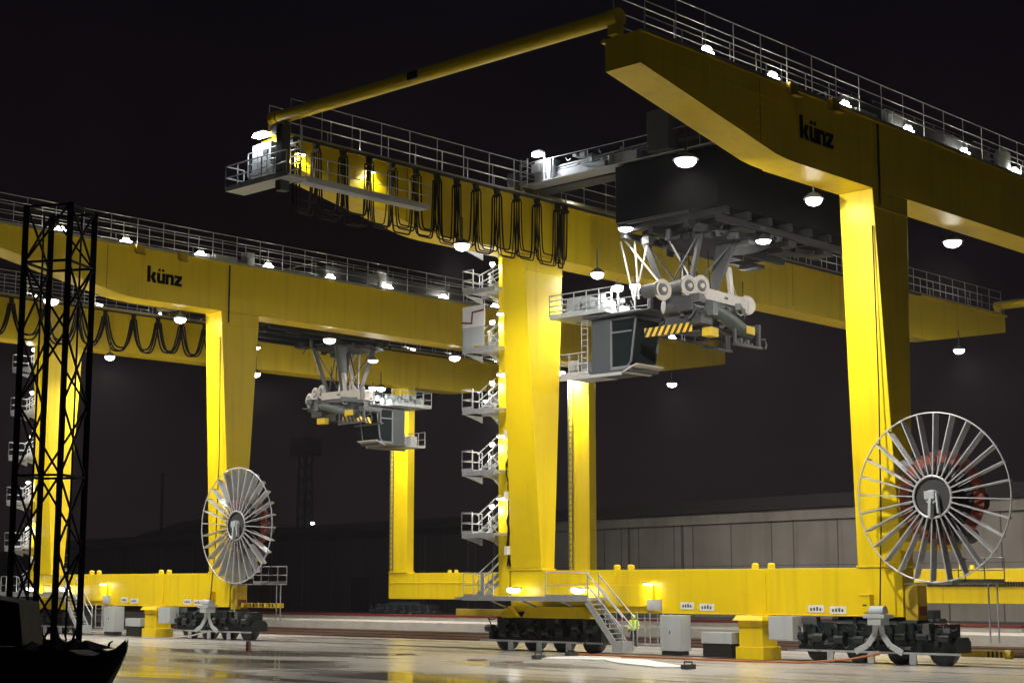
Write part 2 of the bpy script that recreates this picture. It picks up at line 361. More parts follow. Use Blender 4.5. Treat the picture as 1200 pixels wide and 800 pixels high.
WHEEL = {}
def bogie(crane, x, y0, y1, front=True):
    b = MB(); n = 4; ln = (y1-y0)/n; rnd = random.Random(int(y0*10)+int(x))
    b.box(x-.30, x+.75, y0+.6, y1-.6, 1.15, 1.75)
    for k in (0, 1):
        a, c = y0+k*(y1-y0)/2, y0+(k+1)*(y1-y0)/2
        b.prism([(x-.38, .55), (x-.38, 1.05), (x-.2, 1.2), (x+.6, 1.2), (x+.8, 1.0), (x+.8, .55)], a+.15, c-.15)
    b.prism([(x-.35, 1.7), (x+.9, 1.7), (x+.7, 2.0), (x-.1, 2.0)], (y0+y1)/2-2.0, (y0+y1)/2+2.0)
    for k in range(n*2):                                     # motors, gearboxes, hoses
        yy = y0+.5+k*(y1-y0-1)/(n*2-1); zz = .85+rnd.random()*.5
        b.tube([(x-.62, yy-.15, zz), (x-.62, yy+.35, zz)], .16+.06*rnd.random(), 10)
        b.box(x-.55, x-.36, yy-.12, yy+.2, zz-.25, zz+.15)
        b.tube([(x-.6, yy, zz+.1), (x-.66, yy+.2, zz+.5), (x-.5, yy+.4, 1.7)], .03, 5)
    for k in range(10):
        yy = y0+.3+rnd.random()*(y1-y0-.6); b.box(x-.46-.1*rnd.random(), x-.38, yy, yy+.08+.3*rnd.random(), .7+.6*rnd.random(), 1.4+.25*rnd.random())
    if front:
        yb = MB()
        for a_, c_ in ((y0+.5, (y0+y1)/2+1.0), ((y0+y1)/2+1.5, y1-1.6)):
            yb.hexa([(x-.95, a_-.1, 1.72), (x-.55, a_-.1, 1.72), (x-.55, c_+.1, 1.72), (x-.95, c_+.1, 1.72)], [(x-.85, a_+.55, 2.32), (x-.55, a_+.55, 2.32), (x-.55, c_-.3, 2.32), (x-.85, c_-.3, 2.32)])
    clutter(b, x-.6, x-.36, y0+.3, y1-.3, .7, 1.7, 46, int(y0*7)+3, (0, 0, 0, 1)) if front or x < 5 else None
    o = b.build('bogie', [M['bogie'], M['midgrey']], crane, bevel=.015)
    if front: yb.build('equaliser_cover', M['yellow'], o, bevel=.04)
    for k in range(n):
        yy = y0+ln*(k+.5)
        if 'w' not in WHEEL:
            w = MB(); w.tube([(-.45, 0, 0), (-.40, 0, 0), (-.36, 0, 0), (.20, 0, 0), (.22, 0, 0), (.35, 0, 0)], [.30, .52, .56, .56, .45, .43], 28)
            w.tube([(-.49, 0, 0), (-.44, 0, 0)], .17, 12)
            WHEEL['w'] = w.build('wheel', M['bogie'], o)
            wh = WHEEL['w']
        else:
            wh = WHEEL['w'].copy(); COL.objects.link(wh); wh.parent = o
        wh.location = (x+.18, yy, .56)
    g = MB(); g.bar((x-.75, y0-.2, .52), (x-.75, y1+.2, .52), .06, .09)
    for k in range(3):
        yy = y0+ln*(k+1)
        g.prism([(x-.80, .05), (x-.70, .05), (x-.72, .48), (x-.78, .48)], yy-.16, yy+.16)
    g.build('guard_rail', M['galv'], o)
    return o

def walkway(crane, y, out, lights=True, x0=-17.0, x1=53.5):
    """railing on one long edge of a girder top, with the small lamps that light the deck"""
    b = MB(); p = Vector((x0, y, ZT+.03)); n = int((x1-x0)/1.9)
    for i in range(n+1):
        x = x0+(x1-x0)*i/n; b.tube([(x, y, ZT), (x, y, 25.95)], .024, 5)
        if i % 3 == 1: b.tube([(x+.35, y+out*.02, ZT), (x+.35, y+out*.02, 24.75)], .03, 5)
    for z in (25.93, 25.35, 24.78): b.tube([(x0, y, z), (x1, y, z)], .026, 5)
    b.bar((x0, y, ZT+.12), (x1, y, ZT+.12), .012, .14)
    return b.build('handrail', M['galv'], crane)

LITE = {}
def deck_lamp(crane, x, y):
    if 'd' not in LITE:
        b = MB(); b.box(-.06, .06, -.06, .06, 0, .14); b.box(-.30, .30, -.10, .10, .14, .20); b.box(-.16, .16, -.09, .09, .42, .52); b.tube([(0, 0, .2), (0, 0, .42)], .03, 5)
        o = b.build('deck_lamp', M['cabinet'], crane)
        g = MB(); g.box(-.32, .32, -.13, .13, .21, .27); g.box(-.17, .17, -.11, .11, .34, .415); g.build('lens', M['lampwalk'], o)
        LITE['d'] = o
    else:
        o = LITE['d'].copy(); COL.objects.link(o); o.parent = crane
        c = LITE['d'].children[0].copy(); COL.objects.link(c); c.parent = o
    o.location = (x, y, ZT+.08)

def festoon(crane, xs, depth, y, p, nst, z=23.72):
    r = MB(); r.bar((-17.3, y, z+.16), (40, y, z+.16), .09, .14)
    for x in range(-16, 40, 4): r.bar((x, y, z+.2), (x, W-.86, z+.3), .07)
    r.build('festoon_rail', M['dark'], crane)
    rn = random.Random(int(xs[0]*100)+len(xs))
    for i, x in enumerate(xs):
        c = MB(); c.box(x-.13, x+.13, y-.10, y+.10, z-.16, z+.08); c.box(x-.07, x+.07, y-.26, y+.26, z-.30, z-.161)
        for sx in (-.1, .1): c.disc((x+sx, y, z+.09), (0, 1, 0), .07, .22, 8)
        c.build('cable_carrier', M['black'], crane)
    for i in range(len(xs)-1):
        a, c = xs[i]+.07, xs[i+1]-.07; m = MB()
        for k in range(nst):
            dd = depth*(.84+.20*rn.random()); oy = y-.24+.48*k/max(1, nst-1)+rn.uniform(-.03, .03); sw = rn.uniform(-.06, .06)
            pts = []
            for j in range(21):
                s = -1+2*j/20; e = abs(s)
                xx = (a+c)/2+(c-a)/2*math.copysign(e**(.30 if nst > 3 else .55), s)*.98+sw*(1-e*e)
                pts.append((xx, oy, z-.3-dd*(1-e**p)))
            m.tube(pts, rn.choice((.03, .037, .045))+(.028 if nst < 4 else 0), 6)
        m.build('festoon_cable', M['cable'], crane)

def reel(crane):
    cx_, cy_, cz_ = -1.25, -3.45, 7.07; R = 3.56
    hub = MB(); hub.disc((cx_+.1, cy_, cz_), (1, 0, 0), .80, .3, 28, 1); hub.disc((cx_-.12, cy_, cz_), (1, 0, 0), .30, .3, 16)
    hub.bar((cx_-.2, cy_, cz_), (cx_-.25, cy_+.05, cz_-.9), .14, .3); hub.bar((cx_-.2, cy_-.25, cz_+.1), (cx_-.25, cy_-.35, cz_-.7), .1, .2)
    hub.box(cx_-.34, cx_-.1, cy_-.2, cy_+.28, cz_-.1, cz_+.24)
    o = hub.build('cable_reel', [M['cabinet'], M['dark']], crane, bevel=.02)
    n = 28
    b = MB(); b.ring((cx_-.12, cy_, cz_), (1, 0, 0), R, .035, 80, 6); b.ring((cx_-.12, cy_, cz_), (1, 0, 0), .88, .055, 40, 6)
    for i in range(n):
        t = 2*PI*i/n+.06; c, s = math.cos(t), math.sin(t)
        b.bar((cx_-.12, cy_+.88*c, cz_+.88*s), (cx_-.12, cy_+R*c, cz_+R*s), .05, .085, up=(1, 0, 0))
        b.bar((cx_-.12, cy_+(R-.03)*c, cz_+(R-.03)*s), (cx_+.25, cy_+(R-.09)*c, cz_+(R-.09)*s), .03, .09)
    b.build('spoke_flange', M['reelsteel'], o)
    b = MB()
    for i in range(n):
        t = 2*PI*i/n+.06; c, s = math.cos(t), math.sin(t)
        b.bar((cx_+.12, cy_+1.75*c, cz_+1.75*s), (cx_+.12, cy_+(R-.10)*c, cz_+(R-.10)*s), .028, .40, up=(1, 0, 0)); b.bar((cx_+.30, cy_+1.0*c, cz_+1.0*s), (cx_+.30, cy_+1.74*c, cz_+1.74*s), .028, .07, up=(1, 0, 0))
    b.build('spoke_plates', M['galv'], o)
    w = MB(); w.ring((cx_+.08, cy_, cz_), (1, 0, 0), 1.02, .13, 40, 8)
    w.build('wound_cable', M['cable'], o)
    d = MB(); d.disc((cx_+.66, cy_, cz_), (1, 0, 0), 2.0, .1, 40); d.disc((cx_+.9, cy_, cz_), (1, 0, 0), 1.5, .3, 32); d.disc((cx_+.58, cy_, cz_), (1, 0, 0), 1.5, .06, 36, 1)
    for t in range(5): d.disc((cx_+1.05, cy_+1.15*math.cos(t*1.25), cz_+1.15*math.sin(t*1.25)), (1, 0, 0), .32, .7, 14)
    d.build('drive_drum', [M['drumred'], M['black']], o)
    for c_, ax_ in (((cx_+1.0, cy_+1.5, cz_+1.3), (0, 1, .2)), ((cx_+1.0, cy_-.9, cz_-1.6), (1, 0, 0)), ((cx_+1.2, cy_-1.3, cz_-.2), (0, 1, 0))):
        m = MB(); v_ = Vector(ax_); m.disc(c_, ax_, .35, .9, 16); m.disc(Vector(c_)+v_*.5, ax_, .27, .14, 16); m.box(c_[0]-.15, c_[0]+.15, c_[1]-.15, c_[1]+.15, c_[2]+.3, c_[2]+.48); m.build('motor', M['dark'], o)
    a = MB(); a.box(cx_+1.1, cx_+1.75, cy_+.2, -1.12, cz_-.45, cz_+.45); a.build('reel_bracket', M['yellow'], o, bevel=.03); a = MB(); a.box(cx_+1.2, cx_+1.7, cy_-.3, -1.12, cz_-2.2, cz_-1.8)
    a.build('reel_bracket', M['yellow'], o, bevel=.03)
    pl = MB(); pl.box(.1, 1.3, -3.4, -1.12, 3.42, 3.5); railing(pl, (.1, -3.4, 3.5), (1.3, -3.4, 3.5), 1.05, .6, mi=0); railing(pl, (1.3, -3.4, 3.5), (1.3, -5.2, 3.5), 1.05, .9)
    pl.box(.7, 1.3, -5.2, -3.4, 3.42, 3.5)
    for sx in (-4.6, -5.0): pl.bar((1.0, sx, 1.0), (1.0, sx, 3.5), .05)
    pl.build('service_platform', M['galv'], o)
    # feed cable from the reel to the guide on the ground side
    f = MB(); f.tube([(-1.0, -.80, 19.2), (-.75, -.70, 12), (-.8, -.62, 6.0), (-1.1, -.6, 2.3)], .035, 6)
    f.build('feed_cable', M['cable'], o)
    g = MB()
    g.box(-1.7, -.9, -1.15, -.1, 2.0, 2.16); g.disc((-1.3, -.62, 2.3), (0, 1, 0), .22, .7, 18); g.box(-1.66, -.94, -.95, -.3, 1.7, 2.0)
    for s in (-1, 1):
        pts = [(-1.3, -.62+s*.12, 1.75), (-1.3, -.62+s*.2, 1.3), (-1.32, -.62+s*.55, .85), (-1.34, -.62+s*1.15, .55)]
        for q in range(3): g.bar(pts[q], pts[q+1], .06, .26)
    g.build('cable_guide', M['cabinet'], o, bevel=.015)
    return o

def stair_tower(crane):
    y0, y1 = 23.45, 25.0
    c = MB(); c.box(.15, 1.0, 22.55, 23.35, 2.9, 22.2)
    o = c.build('stair_tower', M['yellow'], crane, bevel=.02)
    lv = [2.95, 6.15, 9.5, 12.85, 16.2, 19.45, 22.0]
    for i, z in enumerate(lv):
        b = MB()
        if i > 0:
            b.box(-1.0, .55, y0, y1, z-.10, z); b.box(-1.0, .1, y0-.85, y0-.003, z-.10, z); b.box(-1.0, -.93, y0-.85, y1, z-.26, z-.105); b.box(.5, .56, y0, y1, z-.26, z-.105)
            b.prism([(-.9, z-.26), (.5, z-.26), (.5, z-.62), (.1, z-.5)], y0+.02, y0+.08); b.prism([(-.9, z-.26), (.5, z-.26), (.5, z-.62), (.1, z-.5)], y1-.1, y1-.04)
            railing(b, (-1.0, y0+.75, z), (-1.0, y1, z), 1.1, .8, post=.035, r=.035); railing(b, (-1.0, y1, z), (.55, y1, z), 1.1, .8, post=.035, r=.035)
            b.build('landing', M['galv'], o)
        if i < len(lv)-1:
            zn = lv[i+1]; zm = (z+zn)/2; f = MB()
            def flight(xa, za, xb, zb, ya, yb):
                for yy in (ya+.03, yb-.03): f.bar((xa, yy, za-.05), (xb, yy, zb-.05), .04, .24)
                n = 8
                for k in range(1, n+1):
                    t = (k-.5)/n; xx = xa+(xb-xa)*t; zz = za+(zb-za)*t; f.box(xx-.13, xx+.13, ya+.05, yb-.05, zz-.02, zz+.02)
                for yy in (ya, yb):
                    for h in (1.0, .55): f.tube([(xa, yy, za+h), (xb, yy, zb+h)], .04, 5)
                    for t in (0.05, .5, .95): f.tube([(xa+(xb-xa)*t, yy, za+(zb-za)*t), (xa+(xb-xa)*t, yy, za+(zb-za)*t+1.0)], .025, 5)
            flight(.2, z, 2.6, zm, 24.25, y1); flight(2.6, zm, .3, zn, y0, 24.2)
            f.box(2.5, 3.5, y0, y1, zm-.1, zm); railing(f, (3.5, y0, zm), (3.5, y1, zm), 1.1, 1.2); railing(f, (2.5, y1, zm), (3.5, y1, zm), 1.1, 1.0)
            f.build('stair_flight', M['galv'], o)
        # lamps: one washing the column, one over the flight
        if i > 0:
            zz = z+.9 if i < 6 else z-.4
            q = MB(); q.box(-.25, .14, 22.78, 23.12, zz+.95, zz+1.06); q.box(-.25, -.05, 23.45, 23.65, zz+.55, zz+.66)
            lo = q.build('stair_lamp', M['cabinet'], o)
            gq = MB(); gq.box(-.22, .12, 22.8, 23.1, zz+.90, zz+.945); gq.tube([(-.15, 23.55, zz+.54), (-.15, 23.55, zz+.42)], [.15, .06], 10); gq.build('lens', M['lampwarm'], lo)
            lamp('SPOT', 22, (-.08, 22.95, zz+.86), crane, col=(1, .93, .72), size=.05, aim=(.14, 0, -1), spread=60, blend=.5, name='stair_lamp_beam')
            lamp('POINT', 26, (-.35, 23.8, zz+.30), crane, col=(1, .97, .92), size=.08, name='stair_lamp_glow')
    cb = MB(); rn = random.Random(3)
    for k in range(3):
        pts = [(.05, 22.42+.05*k, 20.8)]; z = 20.6
        while z > 4: pts.append((.05+rn.uniform(-.15, .05), 22.42+.05*k+rn.uniform(-.12, .12), z)); z -= .6
        cb.tube(pts, .04, 5)
    cb.build('cable_loom', M['cable'], o)
    jb = MB()
    for z in (5.0, 7.9, 11.2, 14.4): jb.box(-.25, .1, 22.33, 22.55, z, z+.45)
    jb.build('junction_box', M['white'], o)
    return o

def base_platform(crane):
    b = MB(); b.box(-1.6, -.18, 15.55, 23.7, 2.64, 2.78); b.box(-1.66, -1.603, 15.5, 24.3, 2.60, 2.84); b.box(-1.6, .9, 23.703, 24.9, 2.64, 2.78)
    railing(b, (-1.55, 18.4, 2.78), (-1.55, 15.55, 2.78), 1.25, 3.0, post=.03)
    railing(b, (-1.55, 22.1, 2.78), (-1.55, 24.3, 2.78), 1.25, .75)
    for yy in (22.3, 20.0, 17.4): b.bar((-1.5, yy, 2.6), (-.1, yy, 2.15), .08)
    b.box(-1.57, -1.53, 22.75, 23.0, 2.8, 4.05)
    o = b.build('access_platform', M['galv'], crane)
    f = MB()
    for xx in (-1.6, -.75):
        f.bar((xx, 15.6, 2.62), (xx, 13.75, .45), .05, .32)
        for h in (1.2, .62): f.tube([(xx, 15.55, 2.75+h), (xx, 13.3, .65+h)], .04, 6)
        f.tube([(xx, 13.35, .3), (xx, 13.35, 1.85)], .032, 6); f.tube([(xx, 15.55, 2.7), (xx, 15.55, 3.98)], .032, 6)
        f.tube([(xx, 14.4, 1.5), (xx, 14.4, 2.9)], .025, 6)
    for k in range(9):
        t = (k+.5)/9; f.box(-1.58, -.77, 15.5-1.8*t-.13, 15.5-1.8*t+.13, 2.55-2.1*t, 2.59-2.1*t)
    f.box(-1.62, -.73, 13.4, 14.0, .18, .70)
    f.build('stair_flight', M['galv'], o)
    for yy in (21.36, 16.9):
        h = MB(); h.box(-1.05, -.5, yy-.34, yy+.34, 3.20, 3.30); h.bar((-.5, yy, 3.26), (-.17, yy, 3.26), .08)
        q = h.build('floodlight', M['cabinet'], crane)
        g = MB(); g.tube([(-.78, yy, 3.195), (-.78, yy, 3.06), (-.78, yy, 2.98)], [.36, .33, .12], 14); g.build('lens', M['lamp'], q)
        lamp('SPOT', 120, (-1.1, yy, 2.93), crane, size=.2, aim=(-.9, 0, -1), spread=110, blend=.6, name='floodlight_beam')
    return o

def sill_fittings(crane):
    b = MB(); b.box(-1.0, -.2, 10.25, 11.5, .30, 1.98); b.box(-.95, -.3, 10.3, 11.45, .1, .3, 1); o = b.build('switch_cabinet', [M['cabinet'], M['black']], crane, bevel=.02)
    h = MB(); h.bar((-1.015, 10.9, 1.1), (-1.015, 10.9, 1.25), .03); h.build('handle', M['dark'], o)
    b = MB(); b.box(-.85, -.1, 4.05, 5.35, .95, 2.0); b.box(-.05, .3, 3.3, 4.05, .45, 1.98, 1); b.build('switch_cabinet', [M['cabinet'], M['midgrey']], crane, bevel=.02)
    b = MB(); b.box(-.8, .3, 7.45, 9.2, .7, 1.22); b.box(-.75, .25, 7.5, 9.15, .08, .69, 1); b.build('control_box', [M['cabinet'], M['black']], crane, bevel=.02)
    b = MB(); b.box(-.7, .5, 5.8, 7.1, .12, 1.5); b.hexa([(-.95, 5.6, 1.78), (.75, 5.6, 1.78), (.75, 7.3, 1.78), (-.95, 7.3, 1.78)], [(-.8, 5.72, 2.02), (.6, 5.72, 2.02), (.6, 7.18, 2.02), (-.8, 7.18, 2.02)])
    b.box(-.73, .53, 5.77, 7.13, 1.505, 1.775); b.box(-.82, .62, 5.68, 7.22, .02, .6)
    b.build('anchor_post', M['yellow'], crane, bevel=.025)
    b = MB()                                                   # ladder cage below the sill lamp
    for yy in (12.5, 13.3, 11.7):
        b.bar((-.5, yy, .55), (-.5, yy, 2.1), .05); b.bar((.1, yy, .55), (.1, yy, 2.1), .05)
    for z in (.6, 1.0, 1.4, 1.8): b.bar((-.5, 11.7, z), (-.5, 13.3, z), .035)
    b.box(-.55, .15, 11.7, 13.3, .5, .54); b.box(-.22, -.17, 12.0, 12.9, 2.2, 2.7)
    b.build('ladder', M['galv'], crane)
    for yy in (12.75,):
        h = MB(); h.box(-.5, -.17, yy-.2, yy+.2, 3.46, 3.54); q = h.build('wall_lamp', M['cabinet'], crane)
        g = MB(); g.box(-.46, -.2, yy-.17, yy+.17, 3.42, 3.456); g.build('lens', M['lampwarm'], q)
        lamp('SPOT', 22, (-.42, yy, 3.4), crane, col=(1, .95, .75), size=.06, aim=(.25, 0, -1), spread=90, blend=.5, name='wall_lamp_beam')
    for ya, yb, z in ((10.2, 11.0, 2.42), (9.0, 9.85, 2.36), (2.9, 3.75, 2.34), (1.75, 2.6, 2.30)):
        p = MB(); p.box(-.022, -.003, ya, yb, z-.17, z+.17); q = p.build('notice_plate', M['white'], crane)
        s = MB()
        for k in range(4):
            yy = yb-.12-k*(yb-ya-.2)/4; s.box(-.026, -.023, yy-.10, yy, z-.08, z+.04+.05*((k*7) % 3)/2)
        s.build('printing', M['cabgrey'], q)
    b = MB(); b.box(-.35, -.003, .35, .85, 2.25, 3.0); b.box(-.4, -.36, .3, .9, 2.95, 3.02); b.box(-.37, -.355, .5, .7, 2.5, 2.56, 1)
    b.build('lockbox', [M['yellow'], M['black']], crane, bevel=.015)
    b = MB(); b.box(.1, .9, -1.75, -1.14, 1.9, 3.4); b.box(.2, .85, -1.765, -1.753, 2.1, 2.5, 1); b.build('end_panel', [M['yellow_dull'], M['drumred']], crane, bevel=.02)
    b = MB(); b.box(.35, .8, W+1.3, W+5.6, 1.75, 2.12); b.box(.3, .85, W+1.12, W+1.9, 1.7, 2.2); b.build('buffer_arm', M['yellow_dull'], crane, bevel=.02)

# ------------------------------------------------------------------ trolley
def clutter(mb, x0, x1, y0, y1, z0, z1, n, seed, mi=(0,)):
    """hoses, valve blocks, pipes and brackets scattered through a machine bay"""
    q = random.Random(seed)
    for k in range(n):
        x, y, z = q.uniform(x0, x1), q.uniform(y0, y1), q.uniform(z0, z1); t = q.random(); m = q.choice(mi)
        if t < .35: a, b_, c = q.uniform(.06, .3), q.uniform(.06, .3), q.uniform(.05, .25); mb.box(x-a, x+a, y-b_, y+b_, z-c, z+c, m)
        elif t < .6: ax = q.choice(((1, 0, 0), (0, 1, 0), (0, 0, 1))); mb.disc((x, y, z), ax, q.uniform(.06, .2), q.uniform(.1, .7), 10, m)
        else:
            l = q.uniform(.3, 1.2); e = Vector((q.uniform(-1, 1), q.uniform(-1, 1), q.uniform(-.5, .3)))*l; p = Vector((x, y, z))
            mb.tube([p, p+e*.3+Vector((0, 0, -.1)), p+e*.7+Vector((0, 0, -.12)), p+e], q.uniform(.018, .045), 5, m)
    return mb

def trolley(origin, pivot, rz, label_t, label_s, side, dx=0.):
    """bridge frame on the two girders plus the slewing unit (machinery house, rope tower, cabin) below; spreader is a thing of its own"""
    ox, oy = origin; px, py = pivot
    t = thing('crane_trolley', label_t, 'crane trolley', (px, oy+py, ZT+.14), 'trolleys carried on the gantry girders')
    def P(mb, name, mat, parent=None, rot=False, bevel=0.):
        o = mb.build(name, mat, parent if parent else t, bevel=bevel)
        if rot and parent is None: o.rotation_euler = (0, 0, rz)
        return o
    Z0 = ZT+.14
    # fixed frame: local x along the girders, y across, origin at the slewing axis on the rails
    def loc(z): return z-Z0
    b = MB(); yl, yr = -py+.2, W-py-.2
    for xx in (-1.6+dx, 8.2+dx):
        b.box(xx, xx+.9, yl, yr, .25, 1.35); b.box(xx-.12, xx+1.02, yl, yr, .2, .246); b.box(xx-.12, xx+1.02, yl, yr, 1.354, 1.40)
    for yy in (yl-.25, yr-.35):
        b.box(-3.0+dx, 10.4+dx, yy, yy+.6, .3, 1.1)
        for xx in (-2.6+dx, -1.8+dx, 9.0+dx, 9.8+dx): b.disc((xx, yy+.3, .26), (0, 1, 0), .26, .2, 16)
    P(b, 'bridge_frame', M['dark'], bevel=.02)
    b = MB(); b.box(-2.9+dx, -1.75+dx, yl+1, yr-.6, .30, .36); railing(b, (-2.9+dx, yl+1, .36), (-2.9+dx, yr-.6, .36), 1.1, 2.4, rails=(1.0,), kick=False)
    railing(b, (-2.9+dx, yr-.6, .36), (-1.7+dx, yr-.6, .36), 1.1, .6)
    for sy in (-.75, -1.2): b.bar((-2.95+dx, yr+sy, .1), (-2.95+dx, yr+sy, 1.7), .055)
    for k in range(6): b.bar((-2.95+dx, yr-.75, .2+k*.28), (-2.95+dx, yr-1.2, .2+k*.28), .04)
    b.box(-2.7+dx, -1.9+dx, yr-2.6, yr-1.5, .365, 1.55); b.box(-2.75+dx, -2.1+dx, yr-6.4, yr-3.2, .365, .75); b.box(-2.6+dx, -2.0+dx, yr-8.4, yr-6.9, .365, .95)
    for z_ in (.85, 1.0, 1.15): b.tube([(-2.2+dx, yr-2.6, z_), (-2.2+dx, yr-9.5, z_+.15)], .05, 6)
    clutter(b, -2.8+dx, -2.0+dx, yr-8, yr-1.2, .45, 1.4, 30, 77)
    P(b, 'walkway', M['galv'])
    b = MB(); b.box(-3.3+dx, -2.5+dx, -.6, .75, .40, 2.5); P(b, 'ventilation_stack', M['midgrey'], bevel=.03)
    h = MB(); h.box(-3.1+dx, -2.7+dx, yr-2.2, yr-1.7, 1.86, 1.99); h.bar((-2.8+dx, yr-2.3, .4), (-2.8+dx, yr-2.3, 1.9), .06); lo = P(h, 'floodlight', M['cabinet'])
    g = MB(); g.box(-3.2+dx, -2.85+dx, yr-2.25, yr-1.75, 1.68, 1.857); P(g, 'lens', M['lamp'], lo)
    lamp('SPOT', 260, (-3.3+dx, yr-2.2, 1.6), t, col=(.93, .97, 1), aim=(.15, -1, -.35), spread=150, size=.15, name='floodlight_beam')
    # machinery house hung between the girders
    b = MB(); hx0, hx1, hy0, hy1, hz0, hz1 = -2.85+dx, 9.2+dx, -3.2, 3.2, loc(21.5 if dx == 0 else 22.5), .18
    b.box(hx0, hx1, hy0, hy1, hz0, hz1)
    P(b, 'machinery_house', M['houseblack'], bevel=.03)
    b = MB(); rn = random.Random(5)                            # sheaves, beams and pipes under the house
    for k in range(7):
        xx = -2.4+dx+k*1.8; b.box(xx, xx+.35, -3.3, 3.3, hz0-.42, hz0-.03)
    for yy in (-3.1, -1.2, 1.0, 2.8): b.box(-2.6+dx, 9.0+dx, yy, yy+.3, hz0-.75, hz0-.43)
    for k in range(9):
        xx, yy = rn.uniform(-2, 7.6)+dx, rn.uniform(-3, 2.5); b.box(xx, xx+rn.uniform(.5, 1.4), yy, yy+rn.uniform(.4, 1.2), hz0-rn.uniform(.8, 1.1), hz0-.76)
    b.tube([(-2.9+dx, 3.0, hz0-.1), (-2.9+dx, -1.5, hz0-.1)], .09, 8); b.disc((1.5, 0, hz0-.85), (0, 0, 1), 2.6, .3, 40)
    P(b, 'underframe', M['underdark'], bevel=.01)
    P(clutter(MB(), -2.3, 4.0, -3.0, 3.0, hz0-1.0, hz0-.5, 60, 21, (0, 0, 1, 2)), 'pipework', [M['dark'], M['midgrey'], M['black']])['kind'] = 'stuff'
    # slewing unit: local +x is the driver's right-hand side, -y is ahead
    Zr = loc(20.55)
    b = MB(); tp = [(-1.4, 2.6), (1.6, 2.6), (1.6, -1.1), (-1.4, -1.1)]; bt = [(-.9, 1.6), (1.0, 1.6), (1.0, .1), (-.9, .1)]
    zt_, zb_ = max(Zr+.3, hz0-.8), loc(17.9)
    for (x1, y1), (x2, y2) in zip(tp, bt): b.bar((x1, y1, zt_), (x2, y2, zb_), .17, .30)
    for i in range(4):
        j = (i+1) % 4; b.bar((tp[i][0], tp[i][1], zt_), (bt[j][0], bt[j][1], zb_), .08); b.bar((bt[i][0], bt[i][1], zb_), (bt[j][0], bt[j][1], zb_), .2)
    b.hexa([(1.3, -1.3, zt_), (1.5, -1.3, zt_), (1.5, -.1, zt_), (1.3, -.1, zt_)], [(.9, -.2, zb_), (1.0, -.2, zb_), (1.0, .3, zb_), (.9, .3, zb_)])
    P(b, 'rope_tower', M['midgrey'], rot=True, bevel=.01)
    b = MB()
    for (x1, y1, x2, y2) in ((-1.6, 3.6, -1.2, 1.1), (-1.6, 3.0, -1.3, 3.0), (-.8, 1.5, .2, .2), (-1.6, 3.9, -1.2, 3.4), (-1.4, 2.2, -1.3, 3.3)):
        b.tube([(x1, y1, zt_), (x2, y2, zb_-.1)], .055, 6)
    P(b, 'guy_rod', M['white'], rot=True)
    # cabin
    cx0, cx1, cyf, cyb = -1.05, 1.05, 3.4, 6.4; zf, zr = loc(14.35), loc(17.1)
    b = MB()
    b.box(cx0, cx1, 5.15, cyb, zf, zr); b.box(cx0-.04, cx1+.04, cyf+.25, cyb+.1, zf-.14, zf-.003); b.box(cx0, cx1, cyf, 5.147, zr-.18, zr)
    for xx in (cx0, cx1-.09):
        b.bar((xx+.045, cyf+.06, zr-.18), (xx+.045, cyf+.40, zf+.35), .09, mi=2); b.bar((xx+.045, cyf+.4, zf+.38), (xx+.045, cyf+.75, zf), .09, mi=2)
    
    for xx in (cx0, cx1-.09): b.box(xx, xx+.09, 3.7, 5.147, zr-.85, zr-.76, 2); b.box(xx, xx+.09, 5.03, 5.147, zf, zr-.19, 2); b.box(xx, xx+.09, 3.75, 5.02, zf+.003, zf+.16, 2)
    
    b.box(cx0+.1, cx1-.1, 4.7, 5.14, zf+.05, zf+1.0, 1); b.box(-.35, .35, 4.0, 4.4, zf+.2, zf+.62, 1)
    cab = P(b, 'operator_cabin', [M['cabgrey'], M['black'], M['frame']], rot=True, bevel=.02)
    g = MB(); g.hexa([(cx0+.1, cyf+.08, zr-.2), (cx1-.1, cyf+.08, zr-.2), (cx1-.1, cyf+.42, zf+.36), (cx0+.1, cyf+.42, zf+.36)], [(cx0+.1, cyf+.11, zr-.2), (cx1-.1, cyf+.11, zr-.2), (cx1-.1, cyf+.45, zf+.36), (cx0+.1, cyf+.45, zf+.36)])
    P(g, 'windscreen', M['glass'], cab)
    for xx in (cx0+.02, cx1-.05):
        g = MB(); g.hexa([(xx, cyf+.2, zr-.2), (xx, 5.0, zr-.2), (xx, 5.0, zf+.17), (xx, cyf+.55, zf+.17)], [(xx+.03, cyf+.2, zr-.2), (xx+.03, 5.0, zr-.2), (xx+.03, 5.0, zf+.17), (xx+.03, cyf+.55, zf+.17)])
        P(g, 'side_window', M['glass'], cab)
    g = MB(); g.hexa([(cx0-.1, cyf-.05, zf+.16), (cx1+.1, cyf-.05, zf+.16), (cx1+.1, cyf+.9, zf-.2), (cx0-.1, cyf+.9, zf-.2)], [(cx0-.1, cyf-.05, zf+.22), (cx1+.1, cyf-.05, zf+.22), (cx1+.1, cyf+.9, zf-.145), (cx0-.1, cyf+.9, zf-.145)])
    P(g, 'foot_shelf', M['drumwhite'], cab)
    g = MB(); g.box(cx0-.35, cx1+.25, cyf-.7, cyb+.3, zr+.05, zr+.17); g.box(cx0-.35, cx1+.25, 2.3, cyf-.703, zr+.05, zr+.13); g.box(cx0-.3, cx0-.1, cyf, cyb, zr+.003, zr+.047)
    for xx in (cx0+.1, cx1-.3): g.box(xx, xx+.2, 2.5, 2.7, zr+.13, loc(18.3))
    P(g, 'cabin_roof', M['cabgrey'], cab, bevel=.02)
    g = MB(); g.box(cx0+.3, cx0+.9, 5.0, 5.006, zf+.1, zf+2.1)
